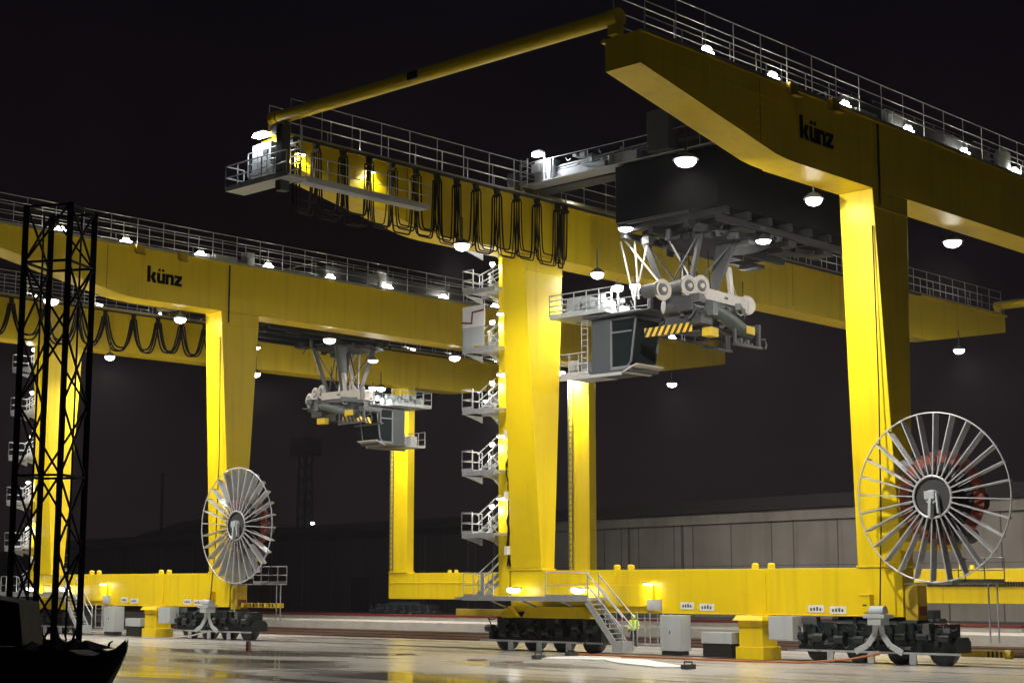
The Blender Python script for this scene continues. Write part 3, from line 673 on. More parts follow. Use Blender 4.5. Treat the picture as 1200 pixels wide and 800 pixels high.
    # platforms behind the cabin
    b = MB(); b.box(cx0-.1, cx1+.1, cyb+.103, cyb+2.1, zf-.16, zf-.05); b.bar((cx0-.1, cyf+.9, zf-.22), (cx0-.1, cyb+2.1, zf-.22), .06, .16)
    railing(b, (cx0-.1, cyb+.2, zf-.05), (cx0-.1, cyb+2.1, zf-.05), 1.15, .6, post=.035, r=.035, mi=1); railing(b, (cx0-.1, cyb+2.1, zf-.05), (cx1+.1, cyb+2.1, zf-.05), 1.15, .8, post=.035, r=.035, mi=1)
    b.box(cx0+.3, cx1-.6, cyb+1.2, cyb+1.9, zf-.04, zf+.8)
    for sx in (.25, .65): b.bar((cx0-.02, cyb+sx, zf-.05), (cx0-.02, cyb+sx, zr+.4), .05, mi=1)
    for k in range(9): b.bar((cx0-.02, cyb+.25, zf+.2+k*.31), (cx0-.02, cyb+.65, zf+.2+k*.31), .04, mi=1)
    P(b, 'cabin_platform', [M['galv'], M['offwhite']], rot=True)
    b = MB(); b.box(cx0-.5, cx1+.4, 5.0, 8.9, zr+.25, zr+.36)
    railing(b, (cx0-.5, 4.6, zr+.36), (cx0-.5, 8.9, zr+.36), 1.15, .9, rails=(1, .75, .5, .25), r=.035, post=.035); railing(b, (cx0-.5, 8.9, zr+.36), (cx1+.4, 8.9, zr+.36), 1.15, .9, post=.035); railing(b, (cx1+.4, 4.6, zr+.36), (cx1+.4, 8.9, zr+.36), 1.15, .9)
    b.box(cx0+.1, cx0+.9, 7.3, 8.2, zr+.37, zr+1.35); b.box(cx0+.1, cx0+.8, 5.6, 6.9, zr+.37, zr+1.0); b.box(cx0+.05, cx0+.6, 6.5, 7.1, zr+1.01, zr+1.3)
    for k in range(5): b.disc((cx0+.05, 5.7+k*.32, zr+.7), (1, 0, 0), .12, .12, 10)
    clutter(b, cx0-.2, cx1+.1, 5.2, 8.6, zr+.5, zr+1.2, 34, 9)
    P(b, 'equipment_platform', M['cabinet'], rot=True, bevel=.008)
    for (xx, yy, zz) in ((cx0-.1, 4.5, loc(18.55)), (cx0+.8, 4.1, loc(18.7))):
        h = MB(); h.tube([(xx, yy, zz+.05), (xx, yy, zz+.5)], .05, 6); h.tube([(xx, yy, zr+.2), (xx, yy, zz)], .06, 6); h.tube([(xx, yy, zz+.26), (xx, yy, zz+.10)], [.12, .3], 14); lo = P(h, 'floodlight', M['midgrey'], rot=True)
        g = MB(); g.tube([(xx, yy, zz+.095), (xx, yy, zz-.12), (xx, yy, zz-.2)], [.29, .24, .05], 14); P(g, 'lens', M['lamp'], lo)
        c, s = math.cos(rz), math.sin(rz); lx = xx-.45
        lamp('SPOT', 210, (lx*c-yy*s, lx*s+yy*c, zz-.1), t, spread=165, blend=.5, size=.2, name='floodlight_beam')
    # lamps under the house
    for (xx, yy, zz, pw) in ((-2.6+max(dx, -3), 2.75, loc(21.15), 200), (1.3, -2.9, loc(20.3), 80)):
        h = MB(); h.tube([(xx, yy, zz+.4), (xx, yy, zz+.06)], [.08, .4], 16); lo = P(h, 'floodlight', M['midgrey'])
        g = MB(); g.tube([(xx, yy, zz+.05), (xx, yy, zz-.05), (xx, yy, zz-.12)], [.38, .3, .06], 16); P(g, 'lens', M['lamp'], lo)
        lamp('SPOT', pw, (xx, yy, zz-.3), t, spread=172, size=.25, name='floodlight_beam')
    # warning board below the cabin's nose
    for sx in (side,):
        b = MB(); xa, xb = sorted((sx*1.75, sx*1.70)); b.box(xa, xb, -.65, 2.3, loc(15.70), loc(16.15)); o = P(b, 'warning_board', M['hazard_long'], rot=True)
        k = MB()
        for yy in (-.3, 1.9): k.bar((sx*1.65, yy, loc(15.9)), (sx*.6, yy, loc(16.6)), .07)
        P(k, 'bracket', M['midgrey'], o)
    # ---- spreader, in its own frame
    sp = thing('container_spreader', label_s, 'spreader', (px, oy+py, 16.7), 'spreaders hung below the trolleys')
    sp.rotation_euler = (0, 0, rz+math.radians(6))
    def SPB(mb, name, mat, bevel=0.): return mb.build(name, mat, sp, bevel=bevel)
    b = MB(); b.box(-2.1, .0, -.7, 1.0, .0, .75); b.box(-1.6, -.5, -.9, 1.2, -.6, -.003); b.tube([(-2.2, .9, .3), (-1.3, .2, .3)], .35, 14); b.box(-.9, .5, -.4, .8, -.9, -.2)
    SPB(b, 'headblock', M['dark'], bevel=.03)
    SPB(clutter(MB(), -2.0, 3.6, -1.0, .9, -.3, .75, 60, 31, (0, 0, 1, 2)), 'hydraulics', [M['midgrey'], M['galv'], M['black']])['kind'] = 'stuff'
    for (xx, yy, zz, ln) in ((-3.05, .4, .98, 1.0), (-1.75, -.3, 1.28, .9), (-.9, -.5, 1.38, .5)):
        b = MB(); b.disc((xx, yy, zz), (.3, 1, 0), .53, .12, 28); b.disc((xx-.15*ln, yy+ln/2, zz), (.3, 1, 0), .34, ln, 24, 1); b.ring((xx-.02, yy-.06, zz), (.3, 1, 0), .40, .05, 28, 6); b.disc((xx-.03, yy-.1, zz), (.3, 1, 0), .12, .12, 12); b.disc((xx-.02, yy-.062, zz), (.3, 1, 0), .30, .012, 24, 1)
        SPB(b, 'rope_drum', [M['drumwhite'], M['midgrey']])
    b = MB(); b.box(-.7, 3.2, -.75, -.45, .72, 1.28); b.box(-.7, 3.2, .3, .6, .72, 1.28); b.disc((3.5, -.6, .98), (.6, 1, 0), .50, .1, 26); b.box(3.1, 3.35, -.8, .7, .52, 1.2)
    b.hexa([(1.6, -.77, 1.28), (1.95, -.77, 1.28), (1.95, -.6, 1.28), (1.6, -.6, 1.28)], [(1.38, -.77, 2.5), (1.74, -.77, 2.5), (1.74, -.6, 2.5), (1.38, -.6, 2.5)])
    b.disc((1.56, -.685, 2.5), (0, 1, 0), .18, .17, 14); b.prism([(1.95, 1.28), (2.8, 1.28), (2.0, 2.15)], -.5, -.44); b.box(.95, 1.3, -.78, -.765, .95, 1.07, 1)
    SPB(b, 'top_beam', [M['drumwhite'], M['dark']], bevel=.03)
    b = MB(); b.tube([(-.6, -.9, .25), (.3, -.9, .10), (1.3, -.9, -.15), (3.2, -.9, -.62)], [.30, .34, .36, .30], 14); b.box(-1.0, -.55, -1.25, -.6, -.15, .5)
    SPB(b, 'hydraulic_arm', M['greengrey'], bevel=.02)
    b = MB(); b.bar((.2, -.3, .35), (4.0, -.3, -.28), .34, .42); b.bar((.2, .7, .35), (4.0, .7, -.28), .34, .42); b.bar((1.7, -1.1, .62), (3.4, -.4, .45), .3, .35); b.box(-.2, 2.0, -.4, .8, .35, .72); b.tube([(.0, -.65, .55), (2.2, -.65, .42)], .2, 12)
    SPB(b, 'telescopic_beam', M['midgrey'], bevel=.02)
    b = MB(); b.bar((3.95, -1.1, -.2), (3.95, .9, -.2), .2, .35); b.bar((3.95, -1.0, -.3), (3.95, -1.0, -1.25), .18); b.bar((3.95, .8, -.3), (3.95, .8, -1.25), .18); b.bar((1.4, -1.0, -1.30), (4.2, -1.0, -1.22), .25, .12); b.bar((1.4, .8, -1.30), (4.2, .8, -1.22), .25, .12)
    b.tube([(4.3, -1.0, -.75), (4.65, -1.0, -.68), (4.8, -1.0, -.95), (4.65, -1.0, -1.2)], .05, 8)
    for k in range(5): b.box(1.6+k*.35, 1.78+k*.35, -1.1, -.9, -1.22, -1.22+.12+.16*(k % 2)); 
    b.bar((1.5, -1.0, -.2), (1.5, -1.0, -1.25), .14)
    SPB(b, 'twistlock_frame', M['dark'], bevel=.015)
    b = MB(); b.box(2.25, 3.1, -1.27, -1.25, -.68, -.28); SPB(b, 'data_plate', M['yellow_dull'])
    h = MB(); h.box(-.9, -.1, -1.0, -.5, -1.15, -.7); SPB(h, 'counterweight', M['yellow_dull'], bevel=.02)
    b = MB(); b.tube([(-.7, .3, .9), (-.7, .3, 3.4)], .03, 5); b.tube([(.4, -.3, .9), (.3, -.2, 3.4)], .03, 5); b.tube([(-.7, .8, .9), (-.6, .8, 3.4)], .03, 5); b.tube([(2.35, -.6, 1.3), (1.4, -.3, 4.2)], .02, 5)
    SPB(b, 'hoist_rope', M['cable'])
    return t

# ------------------------------------------------------------------ crane
def crane(yo, label, festoon_xs, fest_depth, fest_p, fest_n, extra):
    FLOOD.clear(); LITE.clear(); WHEEL.clear()
    c = thing('gantry_crane', label, 'gantry crane', (0, yo, 0), 'yellow rail-mounted gantry cranes')
    girder(c, 0, 1); girder(c, W, -1)
    leg_front(c, 0); leg_front(c, W); leg_rear(c, 0); leg_rear(c, W)
    sill_front(c); sill_rear(c, yo == 0)
    for x in (-17.45, 54.0):                                    # tie beams joining the girder ends
        b = MB(); b.tube([(x, .5, 24.82), (x, W-.5, 24.95)], .30, 14); b.disc((x, .3, 24.8), (0, 1, 0), .36, .5, 14); b.disc((x, W-.3, 24.95), (0, 1, 0), .36, .5, 14)
        b.box(x-.2, x+.2, .05, .5, 24.1, 24.6); b.box(x-.2, x+.2, W-.5, W-.05, 24.1, 24.65); b.box(x-.33, x+.33, 11.0, 11.6, 24.72, 25.05, 1)
        b.tube([(x, .6, 25.16), (x, W-.6, 25.29)], .03, 5, 2)
        b.build('tie_beam', [M['yellow'], M['black'], M['galv']], c)
    bogie(c, .3, 15.8, 23.9); bogie(c, .3, -3.8, 4.4, False); bogie(c, L+.3, -3.8, 4.4, False); bogie(c, L+.3, 16.4, 24.6, False)
    walkway(c, -.80, -1); walkway(c, .75, 1); walkway(c, W-.80, -1); walkway(c, W+.8, 1)
    xs = [-12.7, -8.1, -2.5, 3.0, 8.4, 13.8, 19.3, 24.8, 30.3, 35.8, 41.3, 46.8]
    for x in xs: deck_lamp(c, x, -.50); deck_lamp(c, x+1.2, W+.45)
    for k, x in enumerate((-6.4, 5.6)):                         # brackets with small box lights hung over the outer edge
        pass
    for x in (-7.4, -4.2):
        b = MB(); b.box(x-.3, x+.3, -1.12, -.864, 23.75, 24.25); b.hexa([(x-.3, -1.35, 23.62), (x+.3, -1.35, 23.62), (x+.3, -1.05, 23.62), (x-.3, -1.05, 23.62)], [(x-.2, -1.12, 23.75), (x+.2, -1.12, 23.75), (x+.2, -.9, 23.75), (x-.2, -.9, 23.75)])
        b.build('bracket_light', M['yellow_dull'], c, bevel=.02)
    for x, z0 in ((-1.05, 18.6),):
        b = MB(); b.bar((x+.6, -.90, 23.95), (x+.6, -.90, 20.2), .10, .06); b.build('downpipe', M['black'], c)
    # equipment standing on the near girder's walkway
    for q_ in ((-1.2, .6, -.3, .5, ZT+.02, 24.7), (1.4, 2.0, -.3, .4, ZT+.02, 25.2), (-2.6, -1.5, -.3, .3, ZT+.02, 24.6)):
        b = MB(); b.box(*q_); b.box(q_[0]+.1, q_[1]-.1, q_[2]-.02, q_[2]-.003, q_[4]+.08, q_[5]-.08); b.build('deck_cabinet', M['cabinet'], c, bevel=.02)
    b = MB(); b.tube([(13.6, .1, ZT), (13.6, .1, 25.5), (13.6, .1, 25.75)], [.42, .42, .2], 14); b.build('ventilator', M['cabinet'], c, bevel=.02)
    lg = MB(); X0, Z0_ = -6.72, 22.05; f0, f1 = -.892, -.864
    def st(x0, x1, z0, z1): lg.box(X0+x0, X0+x1, f0, f1, Z0_+z0, Z0_+z1)
    def slant(a, b2, w_): lg.prism([(X0+a[0], Z0_+a[1]), (X0+a[0]+w_, Z0_+a[1]), (X0+b2[0]+w_, Z0_+b2[1]), (X0+b2[0], Z0_+b2[1])], f0-.002, f1-.002)
    st(0, .23, 0, 1.02); slant((.235, .30), (.40, .66), .26); slant((.42, 0), (.235, .36), .27)          # k
    st(.72, .94, .10, .66); st(1.10, 1.32, 0, .66); st(.78, 1.095, 0, .19); st(.80, .96, .76, .92); st(1.07, 1.23, .76, .92)   # u with two dots
    st(1.36, 1.58, 0, .66); st(1.585, 1.90, .47, .66); st(1.75, 1.97, 0, .56)                         # n
    st(2.02, 2.58, .49, .66); st(2.02, 2.58, 0, .17); slant((2.03, .172), (2.28, .488), .29)            # z
    lg.build('logo', M['houseblack'], c)
    for x, pw, aim in ((-12.2, 7000, (.75, .25, -1)), (-2.85, 1400, (-.35, .2, -1)), (9.7, 2600, (0, .3, -1)), (22.0, 3000, (0, .3, -1)), (34.0, 3800, (.5, .3, -1)), (48.6, 5000, (.7, .2, -1))):
        floodlight(c, x, 1.02, 20.4 if x < 40 else 20.75, 21.7 if x > -10 else 22.3, pw, aim, 250 if x == -2.85 else 2300)
    for x, pw, aim in ((-6.8, 2600, (.1, .0, -1)), (3.7, 3600, (-.1, -.3, -1)), (17.4, 3000, (0, -.3, -1)), (31.0, 3800, (.4, -.3, -1)), (44.3, 5500, (.75, -.2, -1))):
        floodlight(c, x, W-1.95, 20.35, 21.75, pw, aim, 900 if x == 3.7 else 2300)
    festoon(c, festoon_xs, fest_depth, W-1.45, fest_p, fest_n)
    reel(c); stair_tower(c); base_platform(c); sill_fittings(c)
    # maintenance walkway and platform at the outer end of the stair-side girder
    b = MB(); b.box(-17.4, -9.6, W-2.5, W-1.75, 21.62, 21.72); b.bar((-17.4, W-2.5, 21.66), (-9.6, W-2.5, 21.66), .06, .2)
    railing(b, (-17.4, W-2.5, 21.7), (-9.6, W-2.5, 21.7), 1.1, 1.3)
    for x in range(-17, -9, 2): b.bar((x, W-2.4, 21.64), (x, W-.87, 21.9), .07)
    b.build('side_walkway', M['galv'], c)
    b = MB(); b.box(-18.55, -17.45, W-2.6, W+2.0, 21.66, 21.76); b.box(-18.1, -17.45, W-1.2, W+.9, 22.2, 22.26)
    railing(b, (-18.55, W-2.5, 21.76), (-18.55, W+2.0, 21.76), 1.1, .9, post=.035, r=.035); railing(b, (-18.55, W+2.0, 21.76), (-17.5, W+2.0, 21.76), 1.1, 1.0, post=.035, r=.035)
    railing(b, (-18.1, W-1.2, 22.26), (-18.1, W+.9, 22.26), 1.1, .8, post=.03, r=.03)
    for k in range(6): b.bar((-17.55, W-2.3, 21.9+k*.32), (-17.55, W-1.4, 21.9+k*.32), .05)
    for sx in (-2.3, -1.4): b.bar((-17.55, W+sx, 21.7), (-17.55, W+sx, 24.2), .07)
    b.box(-18.25, -17.75, W-1.75, W-1.35, 21.2, 24.3, 1); b.box(-17.7, -17.4, W-1.3, W-.3, 24.15, 24.6, 1)
    b.build('end_platform', [M['galv'], M['dark']], c)
    b = MB(); b.box(-17.95, -17.45, W-.6, W+.8, 22.27, 23.75); b.box(-17.97, -17.953, W-.4, W, 23.2, 23.55, 1); b.build('end_cabinet', [M['cabinet'], M['dark']], c, bevel=.02)
    h = MB(); h.box(-18.1, -17.7, W-.2, W+.55, 24.28, 24.36); h.bar((-17.7, W+.2, 24.32), (-17.4, W+.2, 24.32), .07); q = h.build('floodlight', M['dark'], c)
    g = MB(); g.hexa([(-18.22, W-.18, 24.06), (-17.78, W-.18, 24.06), (-17.78, W+.53, 24.06), (-18.22, W+.53, 24.06)], [(-18.1, W-.18, 24.275), (-17.7, W-.18, 24.275), (-17.7, W+.53, 24.275), (-18.1, W+.53, 24.275)]); g.build('lens', M['lamp'], q)
    lamp('SPOT', 110, (-18.25, W+.2, 23.95), c, col=(.92, .96, 1), aim=(.35, -.1, -1), spread=150, size=.12, name='floodlight_beam')
    for x in (-16.5, -12.1):                             # short lamps over the side walkway
        h = MB(); h.box(x-.25, x+.25, W-1.05, W-.87, 23.32, 23.42); q = h.build('wall_lamp', M['cabinet'], c)
        g = MB(); g.box(x-.22, x+.22, W-1.04, W-.89, 23.28, 23.316); g.build('lens', M['lampwarm'], q)
        lamp('SPOT', 70, (x, W-1.12, 23.2), c, col=(1, .94, .75), aim=(0, .3, -1), spread=140, size=.08, name='wall_lamp_beam')
    extra(c)
    return c

def extra_a(c):
    # enclosed landing with a red chain at mid height of the stair tower
    b = MB(); b.box(-1.06, -1.02, 23.25, 24.95, 17.35, 18.5); b.build('screen_panel', M['white'], c); b = MB(); b.box(-1.06, -1.03, 23.3, 24.9, 16.3, 17.34); b.build('screen_panel', M['cabinet'], c)
    b = MB(); b.tube([(-1.1, 24.95, 17.65), (-1.1, 24.2, 17.55), (-1.1, 24.15, 18.15), (-1.1, 23.3, 18.2)], .05, 6); b.build('barrier_chain', M['red'], c)
    b = MB(); b.box(2.8, 3.2, -4.3, -2.2, .30, .58); b.disc((3.0, -4.4, .44), (0, 1, 0), .2, .3, 14)
    for k in range(4): b.box(2.785, 2.797, -4.2+k*.2, -4.1+k*.2, .31, .57, 1)
    b.build('rail_buffer', [M['yellow_dull'], M['black']], c, bevel=.02)
    b = MB(); b.box(-.3, .6, W+1.6, W+2.4, 20.0, 20.4); 
def extra_b(c):
    b = MB(); b.box(.4, .8, -5.6, -1.8, 2.02, 2.30)
    for k in range(9): b.box(.385, .397, -5.4+k*.32, -5.4+k*.32+.05+.12*((k*5) % 3)/2, 2.06, 2.26, 1)
    b.build('buffer_arm', [M['yellow_dull'], M['black']], c, bevel=.015)

A_x = [-17.3, -15.95, -14.3, -12.65, -11.15, -9.55, -8.1, -6.7, -5.3, -3.75, -2.25, -.65, 1.0, 1.6]
crane(0, 'nearest yellow gantry crane, its far girder hung with bunched black cables', A_x, 3.0, 3.6, 4, extra_a)
B_x = [-17.2, -14.4, -11.9, -9.4, -6.9, -4.3, -1.6, 1.2, 3.5, 6.0, 8.2, 10.4, 12.6, 14.9, 17.2]
crane(S, 'farther yellow gantry crane standing behind the dark lattice mast, with loosely draped black cables', B_x, 2.45, 1.7, 3, extra_b)
trolley((0, 0), (1.6, 10.6), 0, 'grey trolley of the nearest crane, cabin glass turned to the right', 'pale spreader with white round drums ahead of the larger, nearer cabin', -1)
trolley((0, S), (17.6, 9.65), -PI/2, 'smaller trolley of the farther crane, cabin glass turned to the left', 'dark smaller spreader left of the farther crane cabin, above the spoked wheel', 1, -6.2)

# ------------------------------------------------------------------ ground
def sheet(name, x0, x1, y0, y1, z, mat, z0=None):
    b = MB()
    if z0 is None: b.add([(x0, y0, z), (x1, y0, z), (x1, y1, z), (x0, y1, z)], [(0, 1, 2, 3)])
    else: b.box(x0, x1, y0, y1, z0, z)
    return tag(b.build(name, mat), kind='structure')
sheet('ground', -1500, 3000, -1500, 3000, -.35, M['farground'])
sheet('apron_pavement', -130, 9.5, -140, 260, 0, M['apron'], -.34)
sheet('track_bed', 9.5, 25, -140, 260, -.18, M['ballast'], -.34)
sheet('platform_pavement', 25, 30.5, -140, 260, .52, M['slab'], -.34)
sheet('yard_pavement', 30.5, 70, -140, 260, .25, M['farground'], -.34)
def rail(name, x, z0, z1, mat, label):
    b = MB(); b.box(x-.07, x+.07, -140, 260, z0, z1-.02); b.box(x-.04, x+.04, -140, 260, z1-.018, z1, 1)
    return tag(b.build(name, mat), label, 'rail', 'crane and railway rails')
rail('crane_rail', .48, .003, .045, [M['rail'], M['railshine']], 'rusty rail set in the wet apron under the front wheels')
rail('crane_rail', L+.5, .254, .36, [M['rail'], M['railshine']], 'rusty rail under the rear crane wheels beyond the pale kerb')
for i, x in enumerate((10.9, 12.4, 15.2, 16.7, 19.5, 21.0)):
    rail('railway_rail', x, -.17, .06, [M['rail'], M['railshine']], 'railway rail in the dark sunken tracks between apron and pale kerb')
b = MB(); b.box(31.2, 31.9, 8.9, 250, .255, .80); b.box(31.15, 31.95, 8.9, 250, .803, .98, 1); tag(b.build('cable_trough', [M['slab'], M['red']]), 'long pale cable trough with red lid beyond the tracks', 'cable trough')
b = MB(); b.box(31.2, 31.9, -60, 5.2, .255, .80); b.box(31.15, 31.95, -60, 5.2, .803, .98, 1); tag(b.build('cable_trough', [M['slab'], M['red']]), 'pale cable trough with red lid behind the big spoked wheel at far right', 'cable trough')
# concrete block at the right end of the sunken track
b = MB(); b.box(4.6, 6.4, -7.0, -5.6, .003, .75); b.box(5.0, 6.3, -6.9, -5.7, .753, .82); tag(b.build('concrete_block', M['slab'], bevel=.03), 'pale concrete block at the right frame edge near the striped buffer', 'concrete block')
# manhole covers and the opened floor duct
for k, (x, y) in enumerate(((-9.3, 15.6), (-9.6, 13.1), (-7.4, 22.5))):
    b = MB(); b.disc((0, 0, 0), (0, 0, 1), .5, .02, 20); b.ring((0, 0, .011), (0, 0, 1), .42, .012, 20, 4); o = b.build('manhole_cover', M['rail']); o.location = (x, y, .014)
    tag(o, ['rusty manhole cover, middle one on the wet apron', 'rusty manhole cover nearest the right, on the wet apron', 'rusty manhole cover farthest left, on the wet apron'][k], 'manhole cover', 'manhole covers in the apron')
def slabpoly(pts, z0, z1, mb): 
    n = len(pts); mb.add([(x, y, z0) for x, y in pts]+[(x, y, z1) for x, y in pts], [tuple(range(n))[::-1], tuple(range(n, 2*n))]+[(i, (i+1) % n, (i+1) % n+n, i+n) for i in range(n)])
o = thing('floor_duct_cover', 'open white duct cover lying on the apron before the stair', 'duct cover', (-6.3, 11.4, 0))
b = MB(); slabpoly([(-.6, 2.4), (.6, 2.9), (1.9, .8), (1.4, -2.2), (-2.4, -7.4), (-3.2, -6.4), (-1.6, -3.0), (.3, -.6)], .01, .07, b); slabpoly([(1.0, 3.0), (2.6, 2.2), (2.7, .4), (2.0, .9)], .01, .08, b); b.build('plate', M['white'], o)
for (x_, y_) in ((-3.0, -7.9), (-.5, 2.7), (2.4, 3.2)):
    b = MB(); b.box(x_-.3, x_+.3, y_-.16, y_+.16, .01, .2); b.tube([(x_, y_-.2, .2), (x_, y_-.2, .3), (x_, y_+.2, .3), (x_, y_+.2, .2)], .04, 6); b.build('anchor_socket', M['dark'], o)
b = MB(); b.tube([(0, 0, .0), (0, 0, .48), (0, 0, .54)], [.14, .13, .09], 12); b.disc((0, 0, .02), (0, 0, 1), .7, .03, 16); b.ring((0, 0, .34), (0, 0, 1), .135, .02, 14, 5)
o = b.build('bollard', M['rail']); o.location = (-10.5, 31.1, 0); tag(o, 'short rusty bollard standing alone before the farther spoked wheel', 'bollard')
# feeder cable lying on the ground
b = MB(); b.tube([(-1.4, -.7, .5), (-1.6, .6, .25), (-2.2, 2.6, .06), (-2.6, 5.2, .05), (-2.5, 8.5, .05), (-2.2, 11.5, .05), (-2.3, 16, .05)], .05, 6); tag(b.build('ground_cable', M['orange']), 'orange feeder cable lying along the nearer crane base', 'cable')
b = MB(); b.tube([(-1.4, S-.7, .5), (-1.6, S+.6, .25), (-2.2, S+2.6, .06), (-2.0, S+5.2, .05)], .05, 6); tag(b.build('ground_cable', M['offwhite']), 'pale feeder cable trailing from the farther crane wheel', 'cable')

# ------------------------------------------------------------------ worker
def worker(loc, rz):
    o = thing('person', 'worker in hi-vis yellow jacket and dark trousers walking by the stair', 'person', loc)
    o.rotation_euler = (0, 0, rz)
    def skin(name, V, E, R, mat):
        me = bpy.data.meshes.new(name); me.from_pydata(V, E, []); me.update(); ob = bpy.data.objects.new(name, me); COL.objects.link(ob); ob.parent = o
        m = ob.modifiers.new('skin', 'SKIN'); m.use_smooth_shade = True
        for i, r_ in enumerate(R): me.skin_vertices[0].data[i].radius = r_ if isinstance(r_, tuple) else (r_, r_)
        me.skin_vertices[0].data[0].use_root = True
        s = ob.modifiers.new('sub', 'SUBSURF'); s.levels = 1; s.render_levels = 2
        me.materials.append(mat); return ob
    V = [(0, 0, .92), (0, .02, 1.15), (0, .02, 1.38), (0, .0, 1.50), (0, -.03, 1.60), (0, -.03, 1.72),
         (-.19, .02, 1.42), (-.27, .05, 1.15), (-.25, -.08, .92), (-.25, -.13, .82), (.19, .02, 1.42), (.27, .0, 1.15), (.27, -.14, .94), (.26, -.2, .86),
         (-.10, 0, .86), (-.11, -.10, .48), (-.11, -.04, .09), (-.11, -.20, .05), (.10, 0, .86), (.11, .05, .48), (.11, .18, .10), (.11, .05, .05)]
    E = [(0, 1), (1, 2), (2, 3), (3, 4), (4, 5), (2, 6), (6, 7), (7, 8), (8, 9), (2, 10), (10, 11), (11, 12), (12, 13), (0, 14), (14, 15), (15, 16), (16, 17), (0, 18), (18, 19), (19, 20), (20, 21)]
    R = [(.16, .12), (.16, .12), (.17, .12), .06, .095, .09, .075, .055, .045, .04, .075, .055, .045, .04, .10, .075, .05, .045, .10, .075, .05, .045]
    skin('body', V, E, R, M['trousers'])
    V = [(0, 0, .86), (0, .02, 1.15), (0, .02, 1.40), (0, .0, 1.50), (-.20, .02, 1.42), (-.28, .05, 1.15), (-.255, -.07, .95), (.20, .02, 1.42), (.28, .0, 1.15), (.275, -.13, .97)]
    skin('jacket', V, [(0, 1), (1, 2), (2, 3), (2, 4), (4, 5), (5, 6), (2, 7), (7, 8), (8, 9)], [(.22, .17), (.20, .16), (.20, .15), .09, .10, .085, .07, .10, .085, .07], M['hivis'])
    m = MB(); m.tube([(0, -.02, 1.56), (0, -.03, 1.64), (0, -.03, 1.73), (0, -.03, 1.79)], [.115, .125, .115, .05], 14); m.build('hood', M['hivis'], o)
    m = MB(); m.tube([(0, -.125, 1.60), (0, -.145, 1.64), (0, -.13, 1.69)], [.05, .07, .05], 10); m.build('face', M['skin'], o)
    m = MB(); m.box(-.225, .225, -.185, .205, 1.06, 1.11); m.build('reflective_band', M['white'], o)
worker((7.69, 20.19, 0), math.radians(-75))

# ------------------------------------------------------------------ hall behind
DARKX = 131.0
M['wallshade'] = paint('painted_wall_shade', (.055, .05, .046), .7, var=.3, scale=.3, grime=.3)  # unlit end of the same wall: the missing light is painted in as darker colour
M['joint'] = paint('panel_joint_grey', (.11, .098, .085), .8, var=.3, scale=.4)
def hall():
    h = thing('warehouse', 'long pale panelled warehouse with a dark low roof behind the cranes', 'warehouse', (80, 50, 0))
    a = Vector((62.7, -26.0, 0)); dr = (Vector((86.04, 89.45, 0))-Vector((73.98, 30.02, 0))).normalized(); nrm = Vector((-dr.y, dr.x, 0)); ln = 300
    mx = Matrix.Translation(-Vector((80, 50, 0)))@Matrix(((dr.x, -nrm.x, 0, a.x), (dr.y, -nrm.y, 0, a.y), (0, 0, 1, 0), (0, 0, 0, 1)))
    def tr(mb): mb.v = [tuple(mx@Vector(p)) for p in mb.v]; return mb
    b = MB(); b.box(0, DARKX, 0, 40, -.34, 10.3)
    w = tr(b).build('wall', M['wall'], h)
    b = MB(); b.box(DARKX+.003, ln, .05, 40, -.34, 10.2); tr(b).build('wall', M['wallshade'], h)['label'] = 'far half of the warehouse wall, night shade painted into its colour'
    b = MB(); rn = random.Random(11); x = 3
    while x < ln:                                              # pilasters and panel joints
        b.box(x, x+.12, -.04, -.003, 0, 10.2); 
        if rn.random() < .4: b.box(x+1.6, x+1.95, -.14, -.003, 0, 10.2)
        x += rn.choice((3.2, 4.4, 6.2, 7.5))
    b.box(0, ln, -.03, -.003, 5.4, 5.46)
    tr(b).build('panel_joint', M['joint'], w)
    b = MB(); b.box(-.5, DARKX, -.5, -.003, 10.0, 11.15); tr(b).build('fascia', M['wall'], h)
    b = MB(); b.hexa([(-1, -1.2, 11.16), (ln, -1.2, 11.16), (ln, 41, 11.16), (-1, 41, 11.16)], [(-1, -1.2, 12.5), (ln, -.6, 12.5), (ln, 30, 14.2), (-1, 30, 14.2)]); tr(b).build('roof', M['roofdark'], h)
    for x in (156, 172, 196):
        b = MB(); b.box(x, x+5, -.06, -.003, -.3, 4.6); tr(b).build('door', M['roofdark'], h)
hall()
# ridge of hills and far masts
b = MB(); rn = random.Random(2); N = 160; prof = []
for i in range(N+1):
    y = 120+i*4.0; t = y
    h = 15.0+3.2*math.sin(y*.021+1.2)+1.6*math.sin(y*.063)+rn.uniform(-.5, .6)+(1.6 if 330 < y < 420 else 0)
    prof.append((y, h))
vs = []; fs = []
for k, (dx, s) in enumerate(((0, 0), (6, .8), (14, 1), (60, .8), (120, 0))):
    for y, h in prof: vs.append((190+dx+rn.uniform(-1, 1)*(0 < k < 4), y, -.34+(h+.34)*s))
for k in range(4):
    for i in range(N): fs.append((k*(N+1)+i, k*(N+1)+i+1, (k+1)*(N+1)+i+1, (k+1)*(N+1)+i))
b.add(vs, fs); tag(b.build('hills', M['hill']), kind='structure')
b = MB()
for sx in (-1, 1):
    for sy in (-1, 1): b.bar((150+sx*1.2, 222+sy*1.2, 0), (150+sx*.9, 222+sy*.9, 31), .35)
for k in range(12):
    z = 1+k*2.5
    for sx in (-1, 1): b.bar((150+sx*1.1, 220.9, z), (150+sx*1.0, 223.1, z+2.5), .2); b.bar((150-1.1, 222+sx*1.1, z), (150+1.0, 222+sx*1.0, z+2.5), .2)
b.box(148, 152, 219.4, 224.6, 29.5, 33.2)
tag(b.build('floodlight_tower', M['dark']), 'faint dark tower with a boxy head far behind, between wheel and trolley', 'tower')
